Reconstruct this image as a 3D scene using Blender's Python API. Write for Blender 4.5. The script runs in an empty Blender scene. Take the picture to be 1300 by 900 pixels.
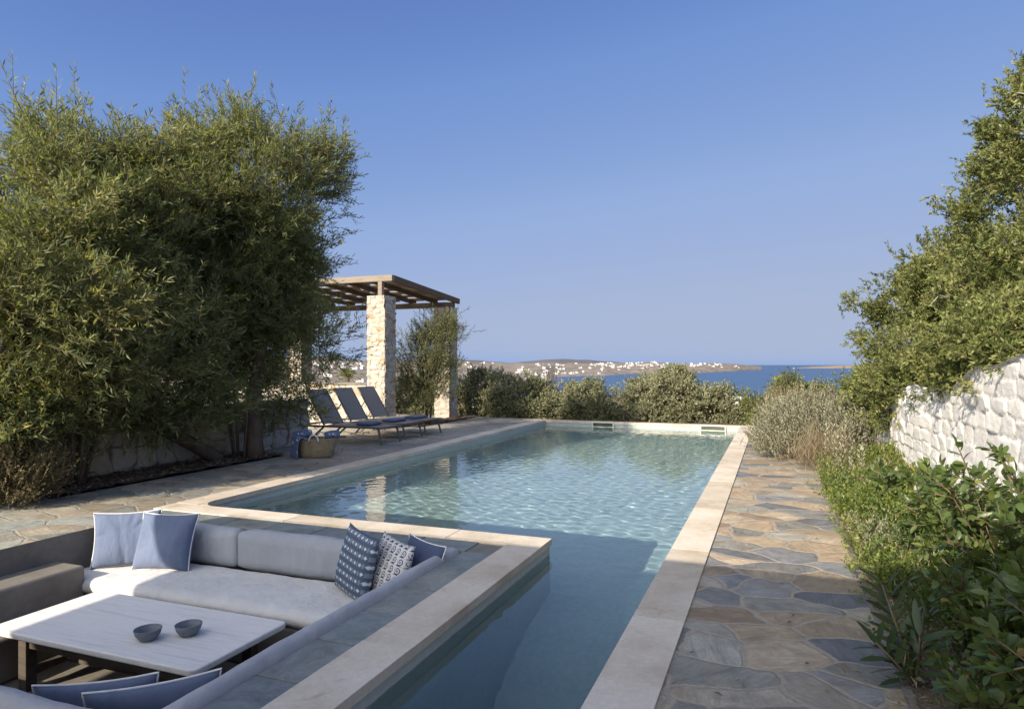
import bpy, bmesh, math, random
import numpy as np
from mathutils import Vector, Matrix

# ------------------------------------------------------------------ camera, sky, sun, exposure
scene = bpy.context.scene
COL = scene.collection
R = math.radians
F_PX, EYE = 867.0, 1.5
YAW = math.atan(334 / 867)
CS, SN = math.cos(YAW), math.sin(YAW)

cam_data = bpy.data.cameras.new('camera')
cam_data.sensor_width = 36.0
cam_data.lens = F_PX / 1300 * 36
cam_data.shift_y = 0.010
cam_data.clip_start = 0.05
cam_data.clip_end = 120000
cam = bpy.data.objects.new('camera', cam_data)
cam.location = (0, 0, EYE)
cam.rotation_euler = (R(90), 0, YAW)
COL.objects.link(cam)
scene.camera = cam

SUN_VEC = Vector((-0.65, -1.80, 1.0)).normalized()
world = bpy.data.worlds.new('World')
scene.world = world
world.use_nodes = True
wn = world.node_tree
sky = wn.nodes.new('ShaderNodeTexSky')
sky.sky_type = 'NISHITA'
sky.sun_disc = False
sky.sun_elevation = math.asin(SUN_VEC.z)
sky.sun_rotation = math.atan2(SUN_VEC.x, SUN_VEC.y)
sky.altitude = 50
sky.air_density = 1.0
sky.dust_density = 1.2
sky.ozone_density = 6.0
bg = wn.nodes['Background']
bg.inputs[1].default_value = 0.10
# response curve on the sky colour (the photograph's sky has a softer gradient than the model) plus a broad
# pale glow added on the sun's side of the sky, behind the camera, to lift the shade
EXPOSURE = 0.9
_sep = wn.nodes.new('ShaderNodeSeparateColor')
_cmb = wn.nodes.new('ShaderNodeCombineColor')
wn.links.new(sky.outputs[0], _sep.inputs[0])
_tc = wn.nodes.new('ShaderNodeTexCoord')
_dot = wn.nodes.new('ShaderNodeVectorMath'); _dot.operation = 'DOT_PRODUCT'
wn.links.new(_tc.outputs['Generated'], _dot.inputs[0]); _dot.inputs[1].default_value = SUN_VEC


def _wm(op, a, b):
    nd = wn.nodes.new('ShaderNodeMath'); nd.operation = op
    for k, v in enumerate((a, b)):
        if hasattr(v, 'is_output'): wn.links.new(v, nd.inputs[k])
        else: nd.inputs[k].default_value = v
    return nd.outputs[0]


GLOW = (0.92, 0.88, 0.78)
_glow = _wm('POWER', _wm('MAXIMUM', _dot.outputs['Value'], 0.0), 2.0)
SKY_CURVE = ((0.0, (0.03, 0.06, 0.20)), (0.037, (0.075, 0.14, 0.37)), (0.069, (0.122, 0.222, 0.545)), (0.09, (0.175, 0.305, 0.645)),
             (0.155, (0.30, 0.43, 0.725)), (0.23, (0.36, 0.46, 0.705)), (0.28, (0.385, 0.475, 0.685)), (0.45, (0.43, 0.50, 0.66)), (1.0, (1.0, 1.0, 1.0)))
_r = wn.nodes.new('ShaderNodeValToRGB')
_cr = _r.color_ramp
_cr.interpolation = 'LINEAR'
while len(_cr.elements) < len(SKY_CURVE): _cr.elements.new(0.5)
for _e, (_x, _y) in zip(_cr.elements, SKY_CURVE):
    _e.position = _x
    _e.color = (*_y, 1)
wn.links.new(_wm('MULTIPLY', _sep.outputs[0], 0.1), _r.inputs[0])
_sp2 = wn.nodes.new('ShaderNodeSeparateColor')
wn.links.new(_r.outputs[0], _sp2.inputs[0])
for _i in range(3):
    _base = _wm('MULTIPLY', _sp2.outputs[_i], 10 / 2 ** EXPOSURE)
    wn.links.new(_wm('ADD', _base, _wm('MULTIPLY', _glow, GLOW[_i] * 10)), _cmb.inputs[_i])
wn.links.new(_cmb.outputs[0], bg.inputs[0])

sun_data = bpy.data.lights.new('sun', 'SUN')
sun_data.energy = 4.5
sun_data.angle = R(0.53)
sun_data.color = (1.0, 0.87, 0.70)
sun = bpy.data.objects.new('sun', sun_data)
sun.rotation_euler = SUN_VEC.to_track_quat('Z', 'Y').to_euler()
sun.location = (-20, -30, 30)
COL.objects.link(sun)
sun_data.cycles.is_caustics_light = True

scene.view_settings.view_transform = 'Standard'
scene.view_settings.look = 'None'
scene.view_settings.gamma = 1.0
scene.view_settings.use_curve_mapping = False
scene.view_settings.exposure = EXPOSURE
scene.render.engine = 'CYCLES'
cy = scene.cycles
cy.max_bounces = 8
cy.diffuse_bounces = 3
cy.transmission_bounces = 6
cy.transparent_max_bounces = 8
cy.sample_clamp_indirect = 4.0
cy.use_denoising = True

rng = np.random.default_rng(7)
random.seed(7)


def ray(px, py, d):
    """world point seen at photo pixel (px, py) at depth d along the view axis"""
    xc = (px - 650) / F_PX * d
    return Vector((xc * CS - d * SN, xc * SN + d * CS, EYE - (py - 463) / F_PX * d))


def project(p):
    d = -p[0] * SN + p[1] * CS
    xc = p[0] * CS + p[1] * SN
    return 650 + F_PX * xc / d, 463 - F_PX * (p[2] - EYE) / d


# ------------------------------------------------------------------ tagging and linking
def tag(o, label=None, cat=None, group=None, kind=None):
    if label: o['label'] = label
    if cat: o['category'] = cat
    if group: o['group'] = group
    if kind: o['kind'] = kind
    return o


def link(name, me, mat=None, parent=None, smooth=False):
    o = bpy.data.objects.new(name, me)
    COL.objects.link(o)
    if mat is not None:
        me.materials.append(mat)
    if parent is not None:
        o.parent = parent
    if smooth:
        me.polygons.foreach_set('use_smooth', np.ones(len(me.polygons), dtype=bool))
    return o


def thing(name, label, cat, loc=(0, 0, 0), rot=(0, 0, 0), group=None):
    o = bpy.data.objects.new(name, None)
    COL.objects.link(o)
    o.location = loc
    o.rotation_euler = rot
    o.empty_display_size = 0.2
    return tag(o, label, cat, group)


def dup(root, loc=None, rot=None, label=None):
    kids = [c for c in bpy.data.objects if c.parent == root]
    r = root.copy()
    COL.objects.link(r)
    if loc is not None: r.location = loc
    if rot is not None: r.rotation_euler = rot
    if label: r['label'] = label
    for k in kids:
        c = k.copy()
        COL.objects.link(c)
        c.parent = r
        for g in [q for q in bpy.data.objects if q.parent == k]:
            d = g.copy()
            COL.objects.link(d)
            d.parent = c
    return r


def np_mesh(name, V, Fc, attrs=None):
    V = np.asarray(V, dtype=np.float32).reshape(-1, 3)
    Fc = np.asarray(Fc, dtype=np.int32)
    k = Fc.shape[1]
    me = bpy.data.meshes.new(name)
    me.vertices.add(len(V))
    me.vertices.foreach_set('co', V.ravel())
    me.loops.add(Fc.size)
    me.loops.foreach_set('vertex_index', Fc.ravel())
    me.polygons.add(len(Fc))
    me.polygons.foreach_set('loop_start', np.arange(0, Fc.size, k, dtype=np.int32))
    me.polygons.foreach_set('loop_total', np.full(len(Fc), k, dtype=np.int32))
    for an, arr in (attrs or {}).items():
        at = me.attributes.new(an, 'FLOAT', 'POINT')
        at.data.foreach_set('value', np.asarray(arr, dtype=np.float32).ravel())
    me.update(calc_edges=True)
    return me


class MB:
    """collects simple shapes into one mesh"""
    def __init__(self):
        self.v, self.f = [], []

    def add(self, vs, fs):
        n = len(self.v)
        self.v += [tuple(v) for v in vs]
        self.f += [tuple(i + n for i in f) for f in fs]
        return self

    def box(self, x0, x1, y0, y1, z0, z1, M=None):
        vs = [Vector(p) for p in ((x0, y0, z0), (x1, y0, z0), (x1, y1, z0), (x0, y1, z0),
                                  (x0, y0, z1), (x1, y0, z1), (x1, y1, z1), (x0, y1, z1))]
        if M is not None: vs = [M @ v for v in vs]
        return self.add(vs, [(0, 3, 2, 1), (4, 5, 6, 7), (0, 1, 5, 4), (1, 2, 6, 5), (2, 3, 7, 6), (3, 0, 4, 7)])

    def beam(self, p, q, w, h, up=(0, 0, 1)):
        p, q = Vector(p), Vector(q)
        d = (q - p)
        L = d.length
        d.normalize()
        s = d.cross(Vector(up)).normalized()
        u = s.cross(d)
        M = Matrix((( d.x, s.x, u.x, p.x), (d.y, s.y, u.y, p.y), (d.z, s.z, u.z, p.z), (0, 0, 0, 1)))
        return self.box(0, L, -w / 2, w / 2, -h / 2, h / 2, M)

    def tube(self, pts, rad, n=8, caps=True):
        pts = [Vector(p) for p in pts]
        rad = rad if hasattr(rad, '__len__') else [rad] * len(pts)
        vs, fs = [], []
        ref = Vector((0.3, 0.2, 1)).normalized()
        for i, p in enumerate(pts):
            d = (pts[min(i + 1, len(pts) - 1)] - pts[max(i - 1, 0)]).normalized()
            a = d.cross(ref)
            if a.length < 1e-3: a = d.cross(Vector((1, 0, 0)))
            a.normalize()
            b = d.cross(a)
            for k in range(n):
                t = 2 * math.pi * k / n
                vs.append(p + (a * math.cos(t) + b * math.sin(t)) * rad[i])
        for i in range(len(pts) - 1):
            for k in range(n):
                fs.append((i * n + k, i * n + (k + 1) % n, (i + 1) * n + (k + 1) % n, (i + 1) * n + k))
        if caps:
            fs.append(tuple(reversed(range(n))))
            fs.append(tuple((len(pts) - 1) * n + k for k in range(n)))
        return self.add(vs, fs)

    def lathe(self, prof, n=32, tilt=None):
        vs, fs = [], []
        for r, z in prof:
            for k in range(n):
                t = 2 * math.pi * k / n
                x, y = r * math.cos(t), r * math.sin(t)
                vs.append((x, y, tilt(x, y, z) if tilt else z))
        for i in range(len(prof) - 1):
            for k in range(n):
                fs.append((i * n + k, i * n + (k + 1) % n, (i + 1) * n + (k + 1) % n, (i + 1) * n + k))
        fs.append(tuple(reversed(range(n))))
        fs.append(tuple((len(prof) - 1) * n + k for k in range(n)))
        return self.add(vs, fs)

    def build(self, name, mat=None, parent=None, smooth=False, bevel=0.0, seg=2):
        me = bpy.data.meshes.new(name)
        me.from_pydata(self.v, [], self.f)
        me.update()
        o = link(name, me, mat, parent, smooth)
        if bevel:
            b = o.modifiers.new('bevel', 'BEVEL')
            b.width = bevel
            b.segments = seg
            b.limit_method = 'ANGLE'
            b.angle_limit = R(40)
            b.use_clamp_overlap = True
        return o


# ------------------------------------------------------------------ materials
class NT:
    def __init__(self, name):
        self.m = bpy.data.materials.new(name)
        self.m.use_nodes = True
        self.t = self.m.node_tree
        self.b = self.t.nodes['Principled BSDF']
        self.out = self.t.nodes['Material Output']

    def n(self, kind, **kw):
        nd = self.t.nodes.new('ShaderNode' + kind)
        for k, v in kw.items(): setattr(nd, k, v)
        return nd

    def l(self, a, b):
        self.t.links.new(a, b)

    def put(self, sock, val):
        if hasattr(val, 'is_output'): self.l(val, sock)
        else: sock.default_value = val

    def math(self, op, a, b=None, c=None):
        nd = self.n('Math', operation=op)
        self.put(nd.inputs[0], a)
        if b is not None: self.put(nd.inputs[1], b)
        if c is not None: self.put(nd.inputs[2], c)
        return nd.outputs[0]

    def coord(self, scale=(1, 1, 1), which='Object', rot=(0, 0, 0)):
        tc = self.n('TexCoord')
        mp = self.n('Mapping')
        mp.inputs['Scale'].default_value = scale
        mp.inputs['Rotation'].default_value = rot
        self.l(tc.outputs[which], mp.inputs[0])
        return mp.outputs[0]

    def noise(self, vec, scale, detail=4, rough=0.55, dist=0.0):
        nd = self.n('TexNoise')
        if vec is not None: self.l(vec, nd.inputs['Vector'])
        nd.inputs['Scale'].default_value = scale
        nd.inputs['Detail'].default_value = detail
        nd.inputs['Roughness'].default_value = rough
        nd.inputs['Distortion'].default_value = dist
        return nd

    def ramp(self, fac, stops, interp='LINEAR'):
        nd = self.n('ValToRGB')
        cr = nd.color_ramp
        cr.interpolation = interp
        while len(cr.elements) < len(stops): cr.elements.new(0.5)
        for e, (p, c) in zip(cr.elements, stops):
            e.position = p
            e.color = (c[0], c[1], c[2], 1) if hasattr(c, '__len__') else (c, c, c, 1)
        self.put(nd.inputs[0], fac)
        return nd.outputs[0]

    def mix(self, fac, a, b, mode='MIX'):
        nd = self.n('Mix', data_type='RGBA', blend_type=mode)
        self.put(nd.inputs[0], fac)
        for s, v in ((nd.inputs[6], a), (nd.inputs[7], b)):
            if hasattr(v, 'is_output'): self.l(v, s)
            else: s.default_value = (v[0], v[1], v[2], 1)
        return nd.outputs[2]

    def bump(self, height, strength=0.3, dist=0.01, normal=None):
        nd = self.n('Bump')
        nd.inputs['Strength'].default_value = strength
        nd.inputs['Distance'].default_value = dist
        self.l(height, nd.inputs['Height'])
        if normal is not None: self.l(normal, nd.inputs['Normal'])
        return nd.outputs[0]

    def done(self, color=None, rough=0.7, normal=None, spec=0.3):
        if color is not None:
            if hasattr(color, 'is_output'): self.l(color, self.b.inputs['Base Color'])
            else: self.b.inputs['Base Color'].default_value = (*color, 1)
        self.put(self.b.inputs['Roughness'], rough)
        self.b.inputs['Specular IOR Level'].default_value = spec
        if normal is not None: self.l(normal, self.b.inputs['Normal'])
        return self.m


def m_mottled(name, c0, c1, scale=3.0, rough=0.8, bs=40, bstr=0.25, bdist=0.005, stretch=(1, 1, 1), spec=0.3, c2=None):
    t = NT(name)
    v = t.coord(stretch)
    a = t.noise(v, scale, 6, 0.65)
    stops = [(0.3, c0), (0.7, c1)] if c2 is None else [(0.28, c0), (0.5, c1), (0.72, c2)]
    col = t.ramp(a.outputs[0], stops)
    fine = t.noise(v, bs, 4, 0.6)
    col = t.mix(0.35, col, t.ramp(fine.outputs[0], [(0.3, 0.55), (0.7, 1.0)]), 'MULTIPLY')
    return t.done(col, rough, t.bump(fine.outputs[0], bstr, bdist), spec)


def m_leaf(name, stops, trans=(0.2, 0.3, 0.04), tf=0.3, rough=0.5, spec=0.25):
    t = NT(name)
    at = t.n('Attribute', attribute_name='rnd')
    col = t.ramp(at.outputs['Fac'], stops)
    t.done(col, rough, None, spec)
    tr = t.n('BsdfTranslucent')
    t.l(t.mix(0.6, col, trans), tr.inputs[0])
    mx = t.n('MixShader')
    mx.inputs[0].default_value = tf
    t.l(t.b.outputs[0], mx.inputs[1])
    t.l(tr.outputs[0], mx.inputs[2])
    t.l(mx.outputs[0], t.out.inputs[0])
    return t.m


def m_flag(name, palette, sx=0.52, sy=0.30, grout=(0.34, 0.31, 0.26), gw=0.035, seed=0.0):
    t = NT(name)
    tc = t.n('TexCoord')

    def warped(src, scale, detail, amt):
        w = t.noise(tc.outputs['Object'], scale, detail, 0.6)
        sub = t.n('VectorMath', operation='SUBTRACT')
        t.l(w.outputs['Color'], sub.inputs[0])
        sub.inputs[1].default_value = (0.5, 0.5, 0.5)
        sc = t.n('VectorMath', operation='SCALE')
        t.l(sub.outputs[0], sc.inputs[0])
        sc.inputs['Scale'].default_value = amt
        add = t.n('VectorMath', operation='ADD')
        t.l(src, add.inputs[0])
        t.l(sc.outputs[0], add.inputs[1])
        return add.outputs[0]
    p = warped(tc.outputs['Object'], 1.6, 2, 0.34)
    p = warped(p, 13.0, 4, 0.035)
    mp = t.n('Mapping')
    mp.inputs['Scale'].default_value = (1 / sx, 1 / sy, 0)
    mp.inputs['Location'].default_value = (seed, seed * 1.7, 0)
    t.l(p, mp.inputs[0])
    v1 = t.n('TexVoronoi', voronoi_dimensions='2D', feature='F1')
    v2 = t.n('TexVoronoi', voronoi_dimensions='2D', feature='DISTANCE_TO_EDGE')
    for v in (v1, v2):
        t.l(mp.outputs[0], v.inputs['Vector'])
        v.inputs['Scale'].default_value = 1.0
        v.inputs['Randomness'].default_value = 1.0
    sep = t.n('SeparateColor')
    t.l(v1.outputs['Color'], sep.inputs[0])
    n = len(palette)
    stone = t.ramp(sep.outputs[0], [((i + 0.0) / n, c) for i, c in enumerate(palette)], 'CONSTANT')
    # each stone is split rock: cloudy stains, layered streaks turned its own way, rusty blotches
    rot = t.n('VectorRotate', rotation_type='Z_AXIS')
    t.l(tc.outputs['Object'], rot.inputs['Vector'])
    t.l(t.math('MULTIPLY', sep.outputs[2], 6.0), rot.inputs['Angle'])
    m2 = t.n('Mapping')
    m2.inputs['Scale'].default_value = (2.5, 16, 1)
    t.l(rot.outputs[0], m2.inputs[0])
    streak = t.noise(m2.outputs[0], 1.4, 7, 0.72, 0.9)
    cl = t.noise(tc.outputs['Object'], 6.0, 9, 0.75, 0.6)
    stone = t.mix(0.75, stone, t.ramp(cl.outputs[0], [(0.28, 0.45), (0.5, 0.95), (0.72, 1.45)]), 'MULTIPLY')
    stone = t.mix(0.55, stone, t.ramp(streak.outputs[0], [(0.3, 0.5), (0.5, 1.0), (0.7, 1.35)]), 'MULTIPLY')
    rust = t.noise(tc.outputs['Object'], 3.1, 6, 0.7, 1.0)
    stone = t.mix(t.ramp(rust.outputs[0], [(0.52, 0.0), (0.68, 0.55)]), stone, (0.27, 0.19, 0.105))
    br = t.math('MULTIPLY_ADD', sep.outputs[1], 0.5, 0.72)
    cmb = t.n('CombineColor')
    for i in range(3): t.l(br, cmb.inputs[i])
    stone = t.mix(1.0, stone, cmb.outputs[0], 'MULTIPLY')
    gn = t.noise(tc.outputs['Object'], 16.0, 6, 0.75)
    edge = t.math('ADD', v2.outputs['Distance'], t.math('MULTIPLY_ADD', gn.outputs[0], 0.12, -0.06))
    mask = t.ramp(edge, [(gw * 0.5, 0.0), (gw * 1.3, 1.0)])
    fine = t.noise(tc.outputs['Object'], 90, 6, 0.75)
    gcol = t.mix(0.6, grout, t.ramp(gn.outputs[0], [(0.3, 0.5), (0.7, 1.2)]), 'MULTIPLY')
    col = t.mix(mask, gcol, stone)
    col = t.mix(0.45, col, t.ramp(fine.outputs[0], [(0.3, 0.5), (0.7, 1.25)]), 'MULTIPLY')
    h = t.math('ADD', t.math('MULTIPLY', mask, 0.7), t.math('ADD', t.math('MULTIPLY', streak.outputs[0], 0.9), t.math('MULTIPLY', fine.outputs[0], 0.3)))
    rgh = t.math('MULTIPLY_ADD', cl.outputs[0], 0.35, 0.45)
    return t.done(col, rgh, t.bump(h, 0.7, 0.014), 0.35)


def m_stonewall(name, stops, mortar, rough=0.85):
    """rubble: 'cell' picks the stone's colour, 'edge' is the joint between stones"""
    t = NT(name)
    ce = t.n('Attribute', attribute_name='cell')
    ed = t.n('Attribute', attribute_name='edge')
    v = t.coord()
    nz = t.noise(v, 9, 6, 0.7)
    col = t.ramp(ce.outputs['Fac'], stops)
    col = t.mix(0.55, col, t.ramp(nz.outputs[0], [(0.25, 0.5), (0.7, 1.15)]), 'MULTIPLY')
    mask = t.ramp(ed.outputs['Fac'], [(0.06, 0.0), (0.2, 1.0)])
    fine = t.noise(v, 55, 4, 0.65)
    col = t.mix(mask, mortar, col)
    return t.done(col, rough, t.bump(fine.outputs[0], 0.4, 0.008), 0.2)


def m_fabric(name, c0, c1, scale=2.5):
    t = NT(name)
    v = t.coord()
    a = t.noise(v, scale, 4, 0.6)
    col = t.ramp(a.outputs[0], [(0.3, c0), (0.7, c1)])
    w = t.noise(v, 260, 2, 0.5)
    col = t.mix(0.3, col, t.ramp(w.outputs[0], [(0.3, 0.7), (0.7, 1.05)]), 'MULTIPLY')
    wr = t.noise(t.coord((1, 1, 0.35)), 9, 3, 0.5)
    nb = t.bump(wr.outputs[0], 0.6, 0.035)
    t.b.inputs['Sheen Weight'].default_value = 0.15
    return t.done(col, 0.9, t.bump(w.outputs[0], 0.15, 0.002, nb), 0.1)


def m_wood(name, c0, c1, axis=(1, 8, 8), rough=0.75):
    t = NT(name)
    v = t.coord(axis)
    a = t.noise(v, 3.0, 8, 0.7, 0.6)
    col = t.ramp(a.outputs[0], [(0.25, c0), (0.75, c1)])
    return t.done(col, rough, t.bump(a.outputs[0], 0.4, 0.006), 0.2)


M = {}
def m_coping():
    t = NT('coping_stone')
    v = t.coord()
    a = t.noise(v, 1.7, 7, 0.65)
    f = t.noise(v, 34, 6, 0.7)
    g = t.n('NewGeometry')
    col = t.ramp(a.outputs[0], [(0.28, (0.47, 0.40, 0.30)), (0.5, (0.63, 0.565, 0.47)), (0.72, (0.70, 0.65, 0.57))])
    col = t.mix(1.0, col, t.ramp(g.outputs['Random Per Island'], [(0.0, (0.84, 0.82, 0.78)), (0.5, (0.97, 0.96, 0.95)), (1.0, (1.03, 1.02, 1.0))]), 'MULTIPLY')
    st = t.noise(v, 2.6, 6, 0.75, 0.7)
    col = t.mix(t.ramp(st.outputs[0], [(0.58, 0.0), (0.68, 0.6)]), col, (0.36, 0.28, 0.17))
    col = t.mix(0.35, col, t.ramp(f.outputs[0], [(0.3, 0.6), (0.7, 1.1)]), 'MULTIPLY')
    return t.done(col, 0.75, t.bump(f.outputs[0], 0.4, 0.008), 0.3)


M['coping'] = m_coping()
M['basin'] = m_mottled('pool_plaster', (0.43, 0.48, 0.46), (0.51, 0.55, 0.53), 1.2, 0.8, 20, 0.1, 0.004)
M['joint'] = m_mottled('joint_mortar', (0.30, 0.26, 0.21), (0.42, 0.37, 0.30), 9, 0.9, 40, 0.4, 0.006)
M['cement'] = m_mottled('grey_cement', (0.15, 0.138, 0.118), (0.235, 0.215, 0.185), 2.0, 0.7, 18, 0.25, 0.006)
M['path'] = m_flag('slate_path', [(0.35, 0.275, 0.18), (0.25, 0.25, 0.235), (0.39, 0.32, 0.225), (0.19, 0.195, 0.197),
                                  (0.31, 0.30, 0.25), (0.33, 0.25, 0.165), (0.215, 0.22, 0.215), (0.34, 0.305, 0.24)], 0.40, 0.29, grout=(0.40, 0.345, 0.27), gw=0.045, seed=3.3)
M['terrace'] = m_flag('slate_terrace', [(0.33, 0.31, 0.255), (0.30, 0.305, 0.27), (0.36, 0.325, 0.26), (0.275, 0.29, 0.265),
                                        (0.345, 0.305, 0.235), (0.30, 0.31, 0.28)], 0.46, 0.33, grout=(0.38, 0.34, 0.28), gw=0.035, seed=8.1)
M['soil'] = m_mottled('dark_soil', (0.07, 0.045, 0.03), (0.15, 0.10, 0.07), 6, 0.95, 35, 0.9, 0.03)
M['dry_soil'] = m_mottled('dry_soil', (0.12, 0.09, 0.065), (0.24, 0.19, 0.14), 6, 0.95, 35, 0.9, 0.03)


# ------------------------------------------------------------------ ground, terrain and sea (setting)
def sheet(name, rects, z, mat, step=0.5, kind='structure', noise=0.0):
    mb_v, mb_f = [], []
    for (x0, x1, y0, y1) in rects:
        nx, ny = max(1, int(round((x1 - x0) / step))), max(1, int(round((y1 - y0) / step)))
        xs, ys = np.linspace(x0, x1, nx + 1), np.linspace(y0, y1, ny + 1)
        n0 = len(mb_v)
        for y in ys:
            for x in xs:
                mb_v.append((x, y, z + (noise * float(rng.uniform(-1, 1)) if noise else 0)))
        for j in range(ny):
            for i in range(nx):
                a = n0 + j * (nx + 1) + i
                mb_f.append((a, a + 1, a + nx + 2, a + nx + 1))
    o = link(name, np_mesh(name, mb_v, mb_f), mat)
    return tag(o, kind=kind)


SEA_Z = -40.0
PX0, PX1, PY0, PY1 = -14.0, 9.0, -6.0, 18.6         # the plot: everything inside is paved or planted by its own sheets


def land_z(x, y):
    """ground outside the plot: falls away to the bay in front, level behind"""
    d = np.maximum(0, y - PY1)
    z = -0.10 - 0.028 * d - 0.00018 * d * d
    dl = np.maximum(0, PX0 - x)
    z = z - 0.05 * dl
    dr = np.maximum(0, x - PX1)
    z = z + 1.0 * np.minimum(dr, 3) / 3 * np.clip((PY1 + 3 - y) / 6, 0, 1)
    z = z + 0.35 * np.sin(x * 0.11) * np.cos(y * 0.13) * np.clip(d / 20, 0, 1)
    return np.maximum(z, SEA_Z - 6)


def ground_sheet():
    xs = np.concatenate([-np.geomspace(1500, 16, 26), [PX0, -10, -6, -2, 2, 6, PX1], np.geomspace(11, 1500, 26)])
    ys = np.concatenate([-np.geomspace(400, 8, 14), [PY0, 0, 6, 12, PY1], np.geomspace(20, 1500, 36)])
    X, Y = np.meshgrid(xs, ys)
    Z = land_z(X, Y)
    V = np.stack([X, Y, Z], -1).reshape(-1, 3)
    nx = len(xs)
    Fs = []
    for j in range(len(ys) - 1):
        for i in range(nx - 1):
            cx, cyy = (xs[i] + xs[i + 1]) / 2, (ys[j] + ys[j + 1]) / 2
            if PX0 < cx < PX1 and PY0 < cyy < PY1: continue
            a = j * nx + i
            Fs.append((a, a + 1, a + nx + 1, a + nx))
    mat = m_mottled('dry_ground', (0.10, 0.085, 0.045), (0.24, 0.19, 0.12), 0.08, 0.95, 1.5, 0.5, 0.1, c2=(0.16, 0.15, 0.08))
    tag(link('ground', np_mesh('ground', V, Fs), mat, smooth=True), kind='structure')


ground_sheet()


def sea_sheet():
    r = np.concatenate([[150], np.geomspace(250, 90000, 40)])
    a = np.linspace(-math.pi, math.pi, 97)
    V = [(rr * math.sin(t), rr * math.cos(t), SEA_Z) for rr in r for t in a]
    n = len(a)
    Fs = [(j * n + i, j * n + i + 1, (j + 1) * n + i + 1, (j + 1) * n + i) for j in range(len(r) - 1) for i in range(n - 1)]
    t = NT('sea_water')
    v = t.coord((0.004, 0.012, 1))
    a1 = t.noise(v, 1.0, 6, 0.6)
    a2 = t.noise(t.coord((0.05, 0.12, 1)), 1.0, 5, 0.7)
    col = t.ramp(a1.outputs[0], [(0.3, (0.045, 0.092, 0.18)), (0.7, (0.06, 0.115, 0.215))])
    m = t.done(col, 0.45, t.bump(a2.outputs[0], 0.5, 4.0), 0.25)
    tag(link('sea', np_mesh('sea', V, Fs), m), kind='structure')


sea_sheet()


def interp(x, pts):
    return np.interp(x, [p[0] for p in pts], [p[1] for p in pts])


def vnoise(x, y, seed=0):
    s = np.zeros_like(x, dtype=float)
    r2 = np.random.default_rng(seed)
    for k in range(9):
        fx, fy, ph = r2.normal(0, 1), r2.normal(0, 1), r2.uniform(0, 6.28)
        s += np.sin(x * fx + y * fy + ph) / 3.0
    return s


# far coast: (photo column -> depth of the shore, depth of the ridge, ridge height) turned into real places
SHORE = [(-500, 520), (300, 520), (560, 560), (690, 1200), (705, 2350), (770, 2600), (800, 3100), (880, 3300), (930, 4200), (968, 5600)]
CREST_Y = [(-500, 452), (300, 452), (420, 454), (470, 458), (560, 458.5), (600, 459), (640, 460.5), (690, 461), (760, 461), (800, 460.3), (830, 459.5), (870, 461.5),
           (905, 461), (930, 461.5), (950, 463.5), (968, 465.4)]
DEEP = [(-500, 3600), (560, 3600), (690, 3900), (800, 4300), (900, 4700), (968, 5900)]


def depth_point(px, d, z):
    xc = (px - 650) / F_PX * d
    return (xc * CS - d * SN, xc * SN + d * CS, z)


def coast_z(px, tt):
    d0, d1 = interp(px, SHORE), interp(px, DEEP)
    d = d0 + (d1 - d0) * tt
    zc = EYE + (463 - interp(px, CREST_Y)) * d1 / F_PX
    prof = np.clip(tt, 0, 1) ** 0.8
    z = SEA_Z - 0.5 + (zc - SEA_Z) * prof
    z = z + (2.0 + 4.0 * tt) * vnoise(px * 0.09, tt * 9.0, 3) * np.clip(tt * 5, 0, 1) * np.clip((968 - px) / 60, 0, 1) * 0.5
    z = np.where(tt > 0.02, np.maximum(z, SEA_Z + 2.5), z)
    return d, z


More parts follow.
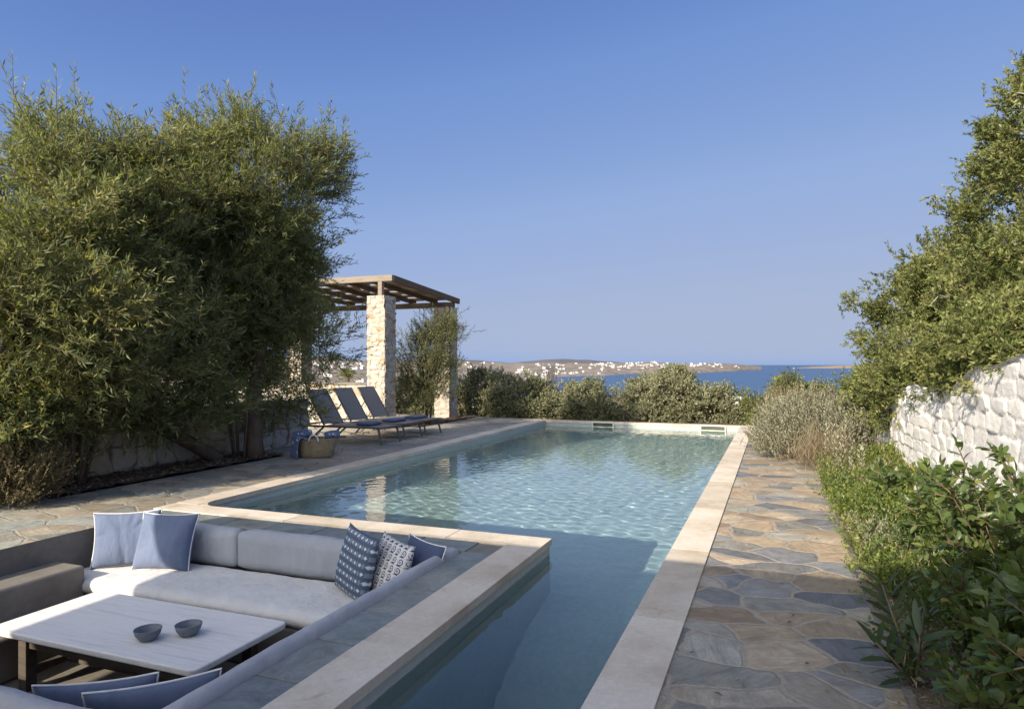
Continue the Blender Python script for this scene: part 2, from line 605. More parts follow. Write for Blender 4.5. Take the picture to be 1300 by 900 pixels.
def coast():
    pxs = np.concatenate([np.arange(-500, 400, 25.0), np.arange(400, 969, 3.0)])
    ts = np.concatenate([[0, 0.015, 0.03], np.linspace(0.06, 1.0, 26), [1.08, 1.3]])
    V, n = [], len(pxs)
    for tt in ts:
        d, z = coast_z(pxs, np.full(n, min(tt, 1.0)))
        if tt > 1:
            d0, d1 = interp(pxs, SHORE), interp(pxs, DEEP)
            d = d0 + (d1 - d0) * tt
            z = z - (tt - 1) * 120
        V += [depth_point(px, dd, zz) for px, dd, zz in zip(pxs, d, z)]
    Fs = [(j * n + i, j * n + i + 1, (j + 1) * n + i + 1, (j + 1) * n + i) for j in range(len(ts) - 1) for i in range(n - 1)]
    t = NT('coast_earth')
    v = t.coord((0.004, 0.004, 0.02))
    a = t.noise(v, 1.5, 8, 0.7)
    col = t.ramp(a.outputs[0], [(0.3, (0.15, 0.14, 0.125)), (0.45, (0.235, 0.20, 0.175)), (0.6, (0.29, 0.245, 0.21)), (0.72, (0.17, 0.16, 0.14))])
    sp = t.noise(t.coord((0.02, 0.02, 0.05)), 1.2, 6, 0.75)
    col = t.mix(t.ramp(sp.outputs[0], [(0.5, 0.0), (0.6, 0.85)]), col, (0.085, 0.09, 0.06))
    m = t.done(col, 0.95, None, 0.1)
    tag(link('coast_hills', np_mesh('coast_hills', V, Fs), m, smooth=True), kind='structure')
    # the dark scrub covered hill behind the plain, and the low islet on the right
    def ridge(name, prof, d, depth, mat, base=SEA_Z - 2):
        px = np.linspace(prof[0][0], prof[-1][0], 80)
        yy = interp(px, prof)
        V = []
        for tt, s in ((0, 0.0), (0.25, 0.55), (0.5, 0.85), (0.75, 0.97), (1, 1.0), (1.3, 0.8), (2, 0.0)):
            dd = d + depth * (tt - 1)
            zc = EYE + (463 - yy) * d / F_PX
            zz = base + (zc - base) * s + vnoise(px * 0.12, np.full_like(px, tt * 5), 11) * (zc - base) * 0.03 * (s > 0)
            V += [depth_point(p, dd, z) for p, z in zip(px, zz)]
        n = len(px)
        Fs = [(j * n + i, j * n + i + 1, (j + 1) * n + i + 1, (j + 1) * n + i) for j in range(6) for i in range(n - 1)]
        tag(link(name, np_mesh(name, V, Fs), mat, smooth=True), kind='structure')
    sc = m_mottled('scrub_hill', (0.09, 0.09, 0.10), (0.14, 0.135, 0.14), 0.01, 0.95, 0.05, 0.2, 1.0)
    ridge('far_hill', [(600, 466), (650, 460.5), (690, 457), (712, 455.6), (740, 456.5), (770, 459), (810, 462), (850, 466)], 6500, 900, sc)
    ridge('far_hill', [(380, 462), (480, 457), (580, 455.5), (620, 458.2), (680, 464)], 5200, 700, sc)
    ri = m_mottled('islet_rock', (0.20, 0.15, 0.11), (0.33, 0.26, 0.19), 0.02, 0.95, 0.1, 0.2, 1.0)
    ridge('islet', [(1012, 466.9), (1035, 465.3), (1060, 464.2), (1085, 463.6), (1130, 462), (1200, 466.8)], 8200, 350, ri)


coast()

# ------------------------------------------------------------------ pool, coping, decks
POOL = (-5.76, -0.77, 5.57, 17.42)        # basin of the main pool
CH = (-1.80, -0.77, -1.0, 5.57)           # the narrow channel beside the seating
WATER_Z = -0.115
FLOOR_Z = -1.10
DEEP_Z = -2.7
CW = 0.28                                  # coping width

pool = thing('swimming_pool', 'long rectangular pool of pale plaster with a beige stone rim and turquoise water', 'pool', (-3.2, 9, 0))


def basin():
    mb = MB()
    x0, x1, y0, y1 = POOL
    cx0, cx1, cy0, cy1 = CH
    outline = [(x0, y0), (cx0, y0), (cx0, cy0), (x1, cy0), (x1, y1), (x0, y1)]
    ox, oy = pool.location.x, pool.location.y
    pts = [(a - ox, b - oy) for a, b in outline]
    n = len(pts)
    # walls as closed thin shells plus floor
    # the channel floor slopes down towards the near end
    prof = [(y0, FLOOR_Z), (5.0, -1.28), (4.4, -1.62), (3.8, -2.02), (3.1, -2.42), (2.2, DEEP_Z), (cy0, DEEP_Z)]
    m = len(prof)
    P = [(x0, y0, FLOOR_Z)] + [(cx0, a, b) for a, b in prof] + [(x1, a, b) for a, b in reversed(prof)] + [(x1, y1, FLOOR_Z), (x0, y1, FLOOR_Z)]
    n = len(P)
    vs = [(a - ox, b - oy, -0.045) for a, b, c in P] + [(a - ox, b - oy, c) for a, b, c in P]
    fs = [(i + n, (i + 1) % n + n, (i + 1) % n, i) for i in range(n)]
    fs.append(tuple(k + n for k in (0, 1, 2 * m, 2 * m + 1, 2 * m + 2)))
    fs += [tuple(k + n for k in (1 + i, 2 + i, 2 * m - 1 - i, 2 * m - i)) for i in range(m - 1)]
    mb.add(vs, fs)
    o = mb.build('basin', M['basin'], pool)
    o.cycles.is_caustics_receiver = True
    return o


basin()


def coping():
    x0, x1, y0, y1 = POOL
    cx0, cx1, cy0, cy1 = CH
    ox, oy = pool.location.x, pool.location.y
    mb = MB()
    T, TH, OV = 0.012, 0.055, 0.018
    g = 0.006

    def run(xa, xb, ya, yb, along, n, jit=0.05):
        cuts = np.linspace(0, 1, n + 1)
        cuts[1:-1] += rng.uniform(-jit, jit, n - 1) / n
        for i in range(n):
            dz = float(rng.uniform(-0.0015, 0.0015))
            if along == 'y':
                a, b = ya + (yb - ya) * cuts[i], ya + (yb - ya) * cuts[i + 1]
                mb.box(xa - ox, xb - ox, a + g / 2 - oy, b - g / 2 - oy, T - TH, T + dz)
            else:
                a, b = xa + (xb - xa) * cuts[i], xa + (xb - xa) * cuts[i + 1]
                mb.box(a + g / 2 - ox, b - g / 2 - ox, ya - oy, yb - oy, T - TH, T + dz)
    run(x1 - OV, x1 + CW, cy0, y1 - OV, 'y', 11)                    # right side
    run(x0 - CW, x1 + CW, y1 - OV, y1 + CW, 'x', 6)                 # far end
    run(x0 - CW, x0 + OV, y0 + OV, y1 - OV, 'y', 10)                # left side
    run(x0 - CW, cx0 + OV, y0 - CW, y0 + OV, 'x', 5)                # front, behind the seating
    run(cx0 - CW, cx0 + OV, cy0, y0 - CW, 'y', 6)                   # channel, beside the seating
    # the inside corner next to the seating is rounded off
    rr, qx, qy = 0.24, x0 + OV - ox - .003, y0 + OV - oy - .003
    arc = [(qx + rr - rr * math.cos(a), qy + rr - rr * math.sin(a)) for a in np.linspace(0, math.pi / 2, 12)]
    pl = [(qx, qy)] + arc[::-1]
    k = len(pl)
    mb.add([(a, b, T - TH) for a, b in pl] + [(a, b, T - .0015) for a, b in pl],
           [tuple(reversed(range(k))), tuple(range(k, 2 * k))] + [(i, (i + 1) % k, (i + 1) % k + k, i + k) for i in range(k)])
    o = mb.build('coping', M['coping'], pool, bevel=0.012, seg=3)
    # mortar under the slabs
    mb = MB()
    for xa, xb, ya, yb in ((x1, x1 + CW, cy0, y1), (x0 - CW, x1 + CW, y1, y1 + CW), (x0 - CW, x0, y0, y1), (x0 - CW, cx0, y0 - CW + .001, y0), (cx0 - CW, cx0, cy0, y0 - CW)):
        mb.box(xa - ox + 0.004, xb - ox - 0.004, ya - oy + 0.004, yb - oy - 0.004, -0.2, 0.005)
    mb.build('coping_mortar', M['joint'], pool)


coping()


def skimmer(x, w, label):
    s = thing('pool_skimmer', label, 'skimmer', (x, POOL[3] - 0.02, -0.052), group='skimmers in the far pool wall')
    mb = MB()
    W2, h, t = w / 2, 0.072, 0.032
    mb.box(-W2, W2, -0.03, 0.0, h - t, h)
    mb.box(-W2, W2, -0.03, 0.0, -h, -h + t * 0.6)
    mb.box(-W2, -W2 + t, -0.03, 0.0, -h + t * 0.6, h - t)
    mb.box(W2 - t, W2, -0.03, 0.0, -h + t * 0.6, h - t)
    mb.build('frame', M['white_plastic'], s, bevel=0.004)
    MB().box(-W2 + t, W2 - t, -0.008, -0.002, -h + t * 0.6, h - t).build('flap', M['dark_gap'], s)


M['white_plastic'] = m_mottled('ivory_plastic', (0.72, 0.68, 0.55), (0.8, 0.76, 0.63), 5, 0.4, 40, 0.05, 0.002)
M['dark_gap'] = m_mottled('skimmer_flap', (0.05, 0.07, 0.05), (0.09, 0.11, 0.08), 8, 0.6)
skimmer(-4.17, 0.58, 'ivory framed skimmer slot in the far pool wall, nearer the pergola')
skimmer(-1.42, 0.62, 'ivory framed skimmer slot in the far pool wall, nearer the grey bushes')


def pool_water():
    x0, x1, y0, y1 = POOL
    cx0 = CH[0]
    step = 0.018
    xs = np.arange(x0, x1 + 1e-6, (x1 - x0) / round((x1 - x0) / step))
    ys = np.arange(CH[2], y1 + 1e-6, (y1 - CH[2]) / round((y1 - CH[2]) / step))
    X, Y = np.meshgrid(xs, ys)
    Z = np.zeros_like(X)
    r2 = np.random.default_rng(21)
    for k in range(26):
        lam = float(r2.uniform(0.10, 0.26)) if k < 22 else float(r2.uniform(0.6, 1.3))
        th = float(r2.normal(1.0, 1.5))
        ph = float(r2.uniform(0, 6.28))
        amp = 0.00100 * lam ** 1.12 * (1.0 if k < 22 else 0.12)
        w = 2 * math.pi / lam
        Z += amp * np.sin(w * (X * math.cos(th) + Y * math.sin(th)) + ph + 0.8 * np.sin(0.9 * X + 0.5 * Y + k))
    calm = 0.55 + 0.45 * np.clip((Y - 4.2) / 2.5, 0, 1)
    Z = Z * calm + WATER_Z
    V = np.stack([X, Y, Z], -1).reshape(-1, 3)
    nx, ny = len(xs), len(ys)
    I, J = np.meshgrid(np.arange(nx - 1), np.arange(ny - 1))
    keep = (ys[J] + step / 2 > POOL[2]) | (xs[I] + step / 2 > cx0)
    a = (J * nx + I)[keep]
    Fs = np.stack([a, a + 1, a + nx + 1, a + nx], -1)
    used = np.unique(Fs)
    remap = -np.ones(len(V), dtype=np.int32)
    remap[used] = np.arange(len(used))
    t = NT('pool_water')
    t.b.inputs['Base Color'].default_value = (0.69, 0.94, 0.985, 1)
    t.b.inputs['Transmission Weight'].default_value = 1.0
    t.b.inputs['Roughness'].default_value = 0.0
    t.b.inputs['IOR'].default_value = 1.333
    o = link('water', np_mesh('water', V[used], remap[Fs]), t.m, smooth=True)
    o.cycles.is_caustics_caster = True
    tag(o, kind='structure')


pool_water()

# paved and planted sheets
PIT = (-5.87, -2.33, 1.95, 5.0)
tx0 = POOL[0] - CW
tag(sheet('terrace', [(-14, PIT[0], -6, POOL[2] - CW), (PIT[0], CH[0] - CW - 0.25, -6, PIT[2] - .25),
                      (-7.55, tx0, POOL[2] - CW, 9.2), (-14, tx0, 9.2, 14.5), (-14, -8.55, 14.5, 18.0), (-7.95, tx0, 14.5, 18.0)],
          0.0, M['terrace']), kind='structure')
sheet('far_bed', [(tx0, -0.2, 17.705, 18.0), (-14, 9, 18.0, 18.6)], -0.03, M['soil'])
sheet('path', [(POOL[1] + CW, 0.56, -6, 17.7)], 0.0, M['path'])
sheet('soil_bed', [(-14, -7.55, POOL[2] - CW, 9.2), (-8.55, -7.95, 14.5, 18.0)], 0.03, M['soil'], 0.08, noise=0.018)
sheet('planting_bed', [(0.56, 2.0, -6, 18.0)], 0.0, M['dry_soil'], 0.1, noise=0.02)
# stone edge of the path
MB().box(0.545, 0.585, -6, 17.6, -0.1, 0.012).build('path_edge', M['cement'])
tag(bpy.data.objects['path_edge'], kind='structure')

# ------------------------------------------------------------------ house behind the camera (its terrace roof shades the near end)
M['whitewash'] = m_mottled('whitewash', (0.68, 0.67, 0.64), (0.80, 0.79, 0.77), 3, 0.9, 30, 0.4, 0.01)
house = thing('veranda', 'white flat veranda roof on square posts behind the viewer, shading the near end', 'veranda', (0, -4, 0))
RH = 2.62
MB().box(-6.87, 9, 0.9, 4.28, RH, RH + 0.18).build('roof', M['whitewash'], house)
for x in (-5.6, 8.2):
    for y in (1.15, 3.75):
        MB().box(x - 0.15, x + 0.15, y - 0.15, y + 0.15, 0, RH - .002).build('post', M['whitewash'], house)

# ------------------------------------------------------------------ sunken seating
def m_slabs():
    t = NT('green_grey_slate')
    v = t.coord()
    a = t.noise(v, 5.0, 8, 0.7, 0.6)
    f = t.noise(v, 40, 5, 0.7)
    g = t.n('NewGeometry')
    col = t.ramp(g.outputs['Random Per Island'], [(0.0, (0.13, 0.155, 0.165)), (0.35, (0.20, 0.225, 0.215)), (0.6, (0.165, 0.19, 0.205)), (0.8, (0.25, 0.255, 0.22)), (1.0, (0.19, 0.22, 0.225))])
    col = t.mix(0.8, col, t.ramp(a.outputs[0], [(0.28, 0.55), (0.5, 1.0), (0.72, 1.4)]), 'MULTIPLY')
    col = t.mix(0.4, col, t.ramp(f.outputs[0], [(0.3, 0.6), (0.7, 1.2)]), 'MULTIPLY')
    return t.done(col, 0.6, t.bump(a.outputs[0], 0.5, 0.01), 0.3)


M['slate'] = m_slabs()
pit = thing('sunken_seating', 'grey cement sunken seating corner with steps, benches and slate ledge', 'seating', (-4.1, 3.5, -0.85))


def pit_parts():
    ox, oy, oz = pit.location
    x0, x1, y0, y1 = PIT
    FZ = -0.80

    def b(mb, xa, xb, ya, yb, za, zb):
        mb.box(xa - ox, xb - ox, ya - oy, yb - oy, za - oz, zb - oz)
    m = MB(); b(m, x0, x1, y0, y1, FZ - 0.1, FZ); m.build('floor', M['cement'], pit)
    m = MB()
    b(m, x0 - 0.2, x0, y0 - 0.2, y1 + 0.03, FZ - .1, -0.002)
    b(m, x0, CH[0] - CW - .003, y1, POOL[2] - CW - .004, FZ - .1, -0.008)
    b(m, x1, CH[0] - CW - .004, y0, y1, FZ - .1, -0.008)
    b(m, x0, CH[0] - CW - .004, y0 - 0.25, y0, FZ - .1, -0.02)
    m.build('wall', M['cement'], pit, bevel=0.006)
    m = MB()
    for i, (xa, xb) in enumerate(zip(np.linspace(x0, x1, 8)[:-1], np.linspace(x0, x1, 8)[1:])):
        b(m, xa + .005, xb - .005, y1 - 0.015, POOL[2] - CW - .005, -0.02, 0.002 + 0.001 * (i % 2))
    ys = np.linspace(y0 - .25, y1 - .02, 8)
    for i in range(7):
        b(m, x1 - 0.015, CH[0] - CW - .005, ys[i] + .005, ys[i + 1] - .005, -0.02, 0.002 + 0.001 * (i % 2))
    xs = np.linspace(x0, x1 - .02, 6)
    for i in range(5):
        b(m, xs[i] + .005, xs[i + 1] - .005, y0 - .25, y0 + .015, -0.02, 0.002 + 0.001 * (i % 2))
    m.build('ledge', M['slate'], pit, bevel=0.004)
    m = MB(); b(m, x0 + .003, -5.50, y0, 4.14, FZ, -0.21); m.build('step', M['cement'], pit, bevel=0.03, seg=3)
    m = MB(); b(m, -5.497, -5.18, y0, 4.14, FZ, -0.47); m.build('step', M['cement'], pit, bevel=0.03, seg=3)
    m = MB(); b(m, x0 + .003, x1 - .003, 4.143, y1 - .003, FZ, -0.455); m.build('bench', M['cement'], pit, bevel=0.02)
    m = MB(); b(m, -2.90, x1 - .003, y0 + .003, 4.139, FZ, -0.46); m.build('bench', M['cement'], pit, bevel=0.02)
    m = MB(); b(m, -5.17, -2.904, y0 + .003, 2.60, FZ, -0.46); m.build('bench', M['cement'], pit, bevel=0.02)


pit_parts()


def cushion(name, x0, x1, y0, y1, z0, z1, mat, label, cat='cushion', group=None, rad=0.03, puff=0.012, seed=0):
    """soft box with rounded edges, a slightly swollen middle and creases"""
    nx = max(6, int((x1 - x0) / 0.05)); ny = max(4, int((y1 - y0) / 0.05)); nz = max(3, int((z1 - z0) / 0.04))
    bm = bmesh.new()
    bmesh.ops.create_cube(bm, size=1.0)
    me = bpy.data.meshes.new(name)
    sx, sy, sz = x1 - x0, y1 - y0, z1 - z0
    bm.clear()
    grids = []
    def face(o, u, v, nu, nv):
        vv = [[bm.verts.new(Vector(o) + Vector(u) * (i / nu) + Vector(v) * (j / nv)) for i in range(nu + 1)] for j in range(nv + 1)]
        for j in range(nv):
            for i in range(nu):
                bm.faces.new((vv[j][i], vv[j][i + 1], vv[j + 1][i + 1], vv[j + 1][i]))
    hx, hy, hz = sx / 2, sy / 2, sz / 2
    face((-hx, -hy, hz), (sx, 0, 0), (0, sy, 0), nx, ny)
    face((-hx, hy, -hz), (sx, 0, 0), (0, -sy, 0), nx, ny)
    face((-hx, -hy, -hz), (sx, 0, 0), (0, 0, sz), nx, nz)
    face((hx, hy, -hz), (-sx, 0, 0), (0, 0, sz), nx, nz)
    face((hx, -hy, -hz), (0, sy, 0), (0, 0, sz), ny, nz)
    face((-hx, hy, -hz), (0, -sy, 0), (0, 0, sz), ny, nz)
    bmesh.ops.remove_doubles(bm, verts=bm.verts, dist=1e-5)
    r2 = np.random.default_rng(seed + 100)
    ph = r2.uniform(0, 6.28, 8)
    for v in bm.verts:
        p = v.co
        # round the edges
        q = Vector((max(-hx + rad, min(hx - rad, p.x)), max(-hy + rad, min(hy - rad, p.y)), max(-hz + rad, min(hz - rad, p.z))))
        d = p - q
        if d.length > 1e-6:
            d = d.normalized() * rad
        e = (1 - (p.x / hx) ** 4) * (1 - (p.y / hy) ** 4)
        w = math.sin(p.x * 11 + ph[0] + 2 * math.sin(p.y * 7 + ph[1])) * math.sin(p.y * 9 + p.z * 14 + ph[2]) * 0.0035
        w += math.sin(p.x * 37 + ph[3] + p.y * 6) * 0.0012
        g = (1 - abs(p.x / hx) ** 6) * (1 - abs(p.z / hz) ** 6)
        n = d.normalized() if d.length > 1e-6 else Vector((0, 0, 0))
        v.co = q + d + n * w
        v.co.z += puff * e * (p.z / hz)
        v.co.y += puff * g * (p.y / hy)
    bm.to_mesh(me)
    bm.free()
    o = link(name, me, mat, smooth=True)
    o.location = ((x0 + x1) / 2, (y0 + y1) / 2, (z0 + z1) / 2)
    return tag(o, label, cat, group)


M['light_fabric'] = m_fabric('pale_grey_canvas', (0.56, 0.545, 0.525), (0.64, 0.625, 0.605))
M['grey_fabric'] = m_fabric('grey_canvas', (0.30, 0.315, 0.35), (0.375, 0.39, 0.425))
SEAT_Z = -0.33
cushion('seat_cushion', -5.855, -2.36, 4.12, 4.86, SEAT_Z - 0.125, SEAT_Z, M['light_fabric'],
        'long pale seat cushion on the back bench of the sunken seating', rad=0.045, puff=0.012)
BY0, BY1 = 4.845, 4.985
cushion('back_cushion', -5.86, -4.535, BY0, BY1, SEAT_Z + .005, -0.005, M['grey_fabric'],
        'grey back cushion partly hidden behind the two blue piped pillows', group='grey back cushions round the sunken seating', rad=0.035, puff=0.02, seed=1)
cushion('back_cushion', -4.53, -3.25, BY0, BY1, SEAT_Z + .005, -0.005, M['grey_fabric'],
        'grey back cushion in the middle of the back bench, nothing in front of it', group='grey back cushions round the sunken seating', rad=0.035, puff=0.02, seed=2)
cushion('back_cushion', -3.245, -2.47, BY0, BY1, SEAT_Z + .005, -0.005, M['grey_fabric'],
        'grey back cushion behind the patterned pillows', group='grey back cushions round the sunken seating', rad=0.035, puff=0.02, seed=3)
cushion('back_cushion', -2.465, -2.342, 2.12, 4.97, -0.44, 0.045, M['grey_fabric'],
        'long grey back cushion along the channel side, seen from behind its top edge', group='grey back cushions round the sunken seating', rad=0.055, puff=0.006, seed=4)
cushion('back_cushion', -5.15, -2.475, 1.962, 2.09, -0.44, 0.045, M['grey_fabric'],
        'long grey back cushion nearest the viewer, below the slate ledge', group='grey back cushions round the sunken seating', rad=0.055, puff=0.006, seed=5)


def pillow_mesh(w, h, t, seed, n=30, ear=0.035):
    r2 = np.random.default_rng(seed)
    u = np.linspace(-1, 1, n + 1)
    U, V = np.meshgrid(u, u)
    ph = r2.uniform(0, 6.28, 10)
    # concave edges, ears at the corners
    ex = 1 - ear * 2 * (1 - V ** 2) * np.abs(U) ** 6 * 1.2
    ez = 1 - ear * 2 * (1 - U ** 2) * np.abs(V) ** 6 * 1.2
    X, Z = U * ex * w / 2, V * ez * h / 2
    prof = (np.clip(1 - np.abs(U) ** 2.6, 0, 1) * np.clip(1 - np.abs(V) ** 2.6, 0, 1)) ** 0.5
    edge = np.clip(1 - np.maximum(np.abs(U), np.abs(V)), 0, 1)
    wr = np.zeros_like(U)
    for k in range(7):
        # creases running in from the border
        a = r2.uniform(0, 6.28)
        cx, cz = math.cos(a) * 1.0, math.sin(a) * 1.0
        s = (U - cx) * -math.sin(a + r2.normal(0, .3)) + (V - cz) * math.cos(a)
        dist = np.hypot(U - cx, V - cz)
        wr += -0.2 * np.exp(-(s / 0.06) ** 2) * np.exp(-(dist / 0.5) ** 2) * prof
    wr += 0.08 * np.sin(3.1 * U + ph[0] + 1.5 * np.sin(2 * V + ph[1])) * np.sin(2.7 * V + ph[2]) * prof
    sag = 1 - 0.18 * V                                    # fuller towards the bottom
    T1 = t / 2 * prof * sag * (1 + wr)
    T2 = t / 2 * prof * sag
    A = np.stack([X, -T1, Z], -1).reshape(-1, 3)
    B = np.stack([X, T2, Z], -1).reshape(-1, 3)
    m = n + 1
    I, J = np.meshgrid(np.arange(n), np.arange(n))
    a = (J * m + I).ravel()
    Ff = np.stack([a, a + 1, a + m + 1, a + m], -1)
    Fb = np.stack([a, a + m, a + m + 1, a + 1], -1) + m * m
    # border loop for the piping
    loop = [A[i] for i in range(0, n)] + [A[n + j * m] for j in range(0, n)] + [A[n * m + n - i] for i in range(0, n)] + [A[(n - j) * m] for j in range(0, n)]
    me = np_mesh('pillow', np.concatenate([A, B]), np.concatenate([Ff, Fb]))
    bm = bmesh.new(); bm.from_mesh(me)
    bmesh.ops.remove_doubles(bm, verts=bm.verts, dist=1e-5)
    bm.to_mesh(me); bm.free()
    return me, loop


M['blue_fabric'] = m_fabric('dusty_blue_linen', (0.11, 0.145, 0.225), (0.15, 0.185, 0.275))
M['navy_fabric'] = m_fabric('navy_linen', (0.055, 0.075, 0.14), (0.075, 0.10, 0.175))
M['piping'] = m_fabric('white_piping', (0.68, 0.68, 0.68), (0.78, 0.78, 0.78))


def pillow(bl, br, lean, w, h, t, mat, label, seed, piping=True, roll=0.0, group='scatter pillows in the sunken seating', z=None):
    """bl/br: left and right end of the pillow's lower edge (world x, y) as seen from its front"""
    z = SEAT_Z + 0.0 if z is None else z
    me, loop = pillow_mesh(w, h, t, seed)
    o = link('pillow', me, mat, smooth=True)
    mid = ((bl[0] + br[0]) / 2, (bl[1] + br[1]) / 2)
    yaw = math.atan2(br[1] - bl[1], br[0] - bl[0])
    Mx = Matrix.Translation((mid[0], mid[1], z)) @ Matrix.Rotation(yaw, 4, 'Z') @ Matrix.Rotation(-R(lean), 4, 'X') @ Matrix.Rotation(R(roll), 4, 'Y') @ Matrix.Translation((0, 0, h / 2))
    o.matrix_world = Mx
    tag(o, label, 'pillow', group)
    if piping:
        mb = MB()
        mb.tube([Vector(p) for p in loop] + [Vector(loop[0])], 0.0055, 6, caps=False)
        mb.build('piping', M['piping'], o, smooth=True)
    return o


def m_ikat():
    """rows of small pale lozenges and dark dashes on slate blue"""
    t = NT('ikat_pattern')
    tc = t.n('TexCoord')
    sep = t.n('SeparateXYZ')
    nz = t.noise(tc.outputs['Object'], 70, 2, 0.6)
    t.l(tc.outputs['Object'], sep.inputs[0])
    jit = t.math('MULTIPLY_ADD', nz.outputs[0], 0.010, -0.005)
    x = t.math('ADD', sep.outputs[0], jit)
    z = t.math('ADD', sep.outputs[2], t.math('MULTIPLY', jit, 0.6))
    px, pz = 0.068, 0.062
    row = t.math('FLOOR', t.math('DIVIDE', z, pz))
    sh = t.math('MULTIPLY', t.math('MODULO', t.math('ABSOLUTE', row), 2.0), 0.5)
    fx = t.math('ABSOLUTE', t.math('SUBTRACT', t.math('FRACT', t.math('ADD', t.math('DIVIDE', x, px), sh)), 0.5))
    fz = t.math('ABSOLUTE', t.math('SUBTRACT', t.math('FRACT', t.math('DIVIDE', z, pz)), 0.5))
    dia = t.math('ADD', fx, fz)
    white = t.math('LESS_THAN', dia, 0.24)
    mid = t.math('LESS_THAN', dia, 0.36)
    dash = t.math('MULTIPLY', t.math('GREATER_THAN', fx, 0.36), t.math('LESS_THAN', fz, 0.28))
    col = t.mix(dash, (0.085, 0.115, 0.175), (0.20, 0.24, 0.30))
    col = t.mix(mid, col, (0.13, 0.17, 0.24))
    col = t.mix(white, col, (0.60, 0.62, 0.63))
    w = t.noise(tc.outputs['Object'], 240, 2, 0.5)
    col = t.mix(0.35, col, t.ramp(w.outputs[0], [(0.3, 0.6), (0.7, 1.05)]), 'MULTIPLY')
    return t.done(col, 0.9, t.bump(w.outputs[0], 0.15, 0.002), 0.1)


def m_scroll():
    """rows of running wave scrolls, dark blue on white"""
    t = NT('wave_scroll_pattern')
    tc = t.n('TexCoord')
    sep = t.n('SeparateXYZ')
    t.l(tc.outputs['Object'], sep.inputs[0])
    px, pz = 0.072, 0.066
    x = t.math('SUBTRACT', t.math('FRACT', t.math('DIVIDE', sep.outputs[0], px)), 0.5)
    z = t.math('SUBTRACT', t.math('FRACT', t.math('DIVIDE', sep.outputs[2], pz)), 0.5)
    zz = t.math('MULTIPLY', t.math('SUBTRACT', z, 0.06), pz / px)
    r = t.math('SQRT', t.math('ADD', t.math('MULTIPLY', x, x), t.math('MULTIPLY', zz, zz)))
    th = t.math('DIVIDE', t.math('ARCTAN2', zz, x), 6.28318)
    s = t.math('FRACT', t.math('ADD', t.math('DIVIDE', r, 0.24), th))
    spiral = t.math('MULTIPLY', t.math('LESS_THAN', s, 0.46), t.math('LESS_THAN', r, 0.40))
    # the swell between scrolls and the base line of each row
    swell = t.math('LESS_THAN', z, t.math('MULTIPLY_ADD', t.math('SINE', t.math('MULTIPLY_ADD', x, 6.28318, 2.2)), 0.10, -0.37))
    above = t.math('GREATER_THAN', z, -0.47)
    dark = t.math('MAXIMUM', spiral, t.math('MULTIPLY', swell, above))
    col = t.mix(dark, (0.62, 0.61, 0.60), (0.05, 0.065, 0.12))
    w = t.noise(tc.outputs['Object'], 240, 2, 0.5)
    col = t.mix(0.3, col, t.ramp(w.outputs[0], [(0.3, 0.65), (0.7, 1.05)]), 'MULTIPLY')
    return t.done(col, 0.9, t.bump(w.outputs[0], 0.15, 0.002), 0.1)


M['ikat'] = m_ikat()
M['scroll'] = m_scroll()

pillow((-5.70, 4.33), (-5.27, 4.68), 16, 0.56, 0.50, 0.22, M['blue_fabric'], 'dusty blue piped pillow standing in the back corner beside the steps', 1)
pillow((-5.36, 4.46), (-4.83, 4.60), 20, 0.54, 0.51, 0.22, M['blue_fabric'], 'dusty blue piped pillow leaning against the grey back cushion, half over its twin', 2)
pillow((-3.38, 4.72), (-2.93, 4.46), 13, 0.53, 0.52, 0.16, M['ikat'], 'slate blue pillow with rows of pale lozenges', 3, piping=False, roll=4)
pillow((-3.06, 4.70), (-2.63, 4.45), 17, 0.50, 0.49, 0.15, M['scroll'], 'white pillow with rows of dark blue wave scrolls', 4, piping=False, roll=3)
pillow((-2.80, 4.76), (-2.42, 4.58), 14, 0.48, 0.47, 0.14, M['navy_fabric'], 'plain navy pillow half hidden behind the wave scroll pillow', 5, roll=2)
pillow((-2.57, 2.66), (-2.98, 2.22), 8, 0.58, 0.48, 0.16, M['blue_fabric'], 'blue piped pillow in the near corner, in front of the other near one', 6, z=-0.46)
pillow((-2.86, 2.56), (-3.30, 2.24), 9, 0.54, 0.46, 0.15, M['blue_fabric'], 'blue piped pillow in the near corner, mostly hidden behind its neighbour', 7, z=-0.46)

# table
M['table_top'] = m_mottled('white_table_stone', (0.70, 0.68, 0.645), (0.80, 0.78, 0.75), 2.0, 0.55, 60, 0.15, 0.002, stretch=(0.6, 9, 1), c2=(0.62, 0.60, 0.57))
M['dark_wood'] = m_wood('weathered_dark_wood', (0.045, 0.036, 0.03), (0.12, 0.10, 0.085))
TZ = -0.345
tab = thing('coffee_table', 'low table with white stone top and dark wooden base in the sunken seating', 'table', (-4.22, 3.58, -0.80))
tabh = TZ + 0.80


def rounded_slab(w, l, r, z0, z1, n=8):
    pts = []
    for sx, sy, a0 in ((1, 1, 0), (-1, 1, 90), (-1, -1, 180), (1, -1, 270)):
        for k in range(n + 1):
            a = R(a0 + 90 * k / n)
            pts.append((sx * (w / 2 - r) + r * math.cos(a), sy * (l / 2 - r) + r * math.sin(a)))
    m = len(pts)
    vs = [(x, y, z0) for x, y in pts] + [(x, y, z1) for x, y in pts]
    fs = [tuple(reversed(range(m))), tuple(range(m, 2 * m))] + [(i, (i + 1) % m, (i + 1) % m + m, i + m) for i in range(m)]
    return MB().add(vs, fs)


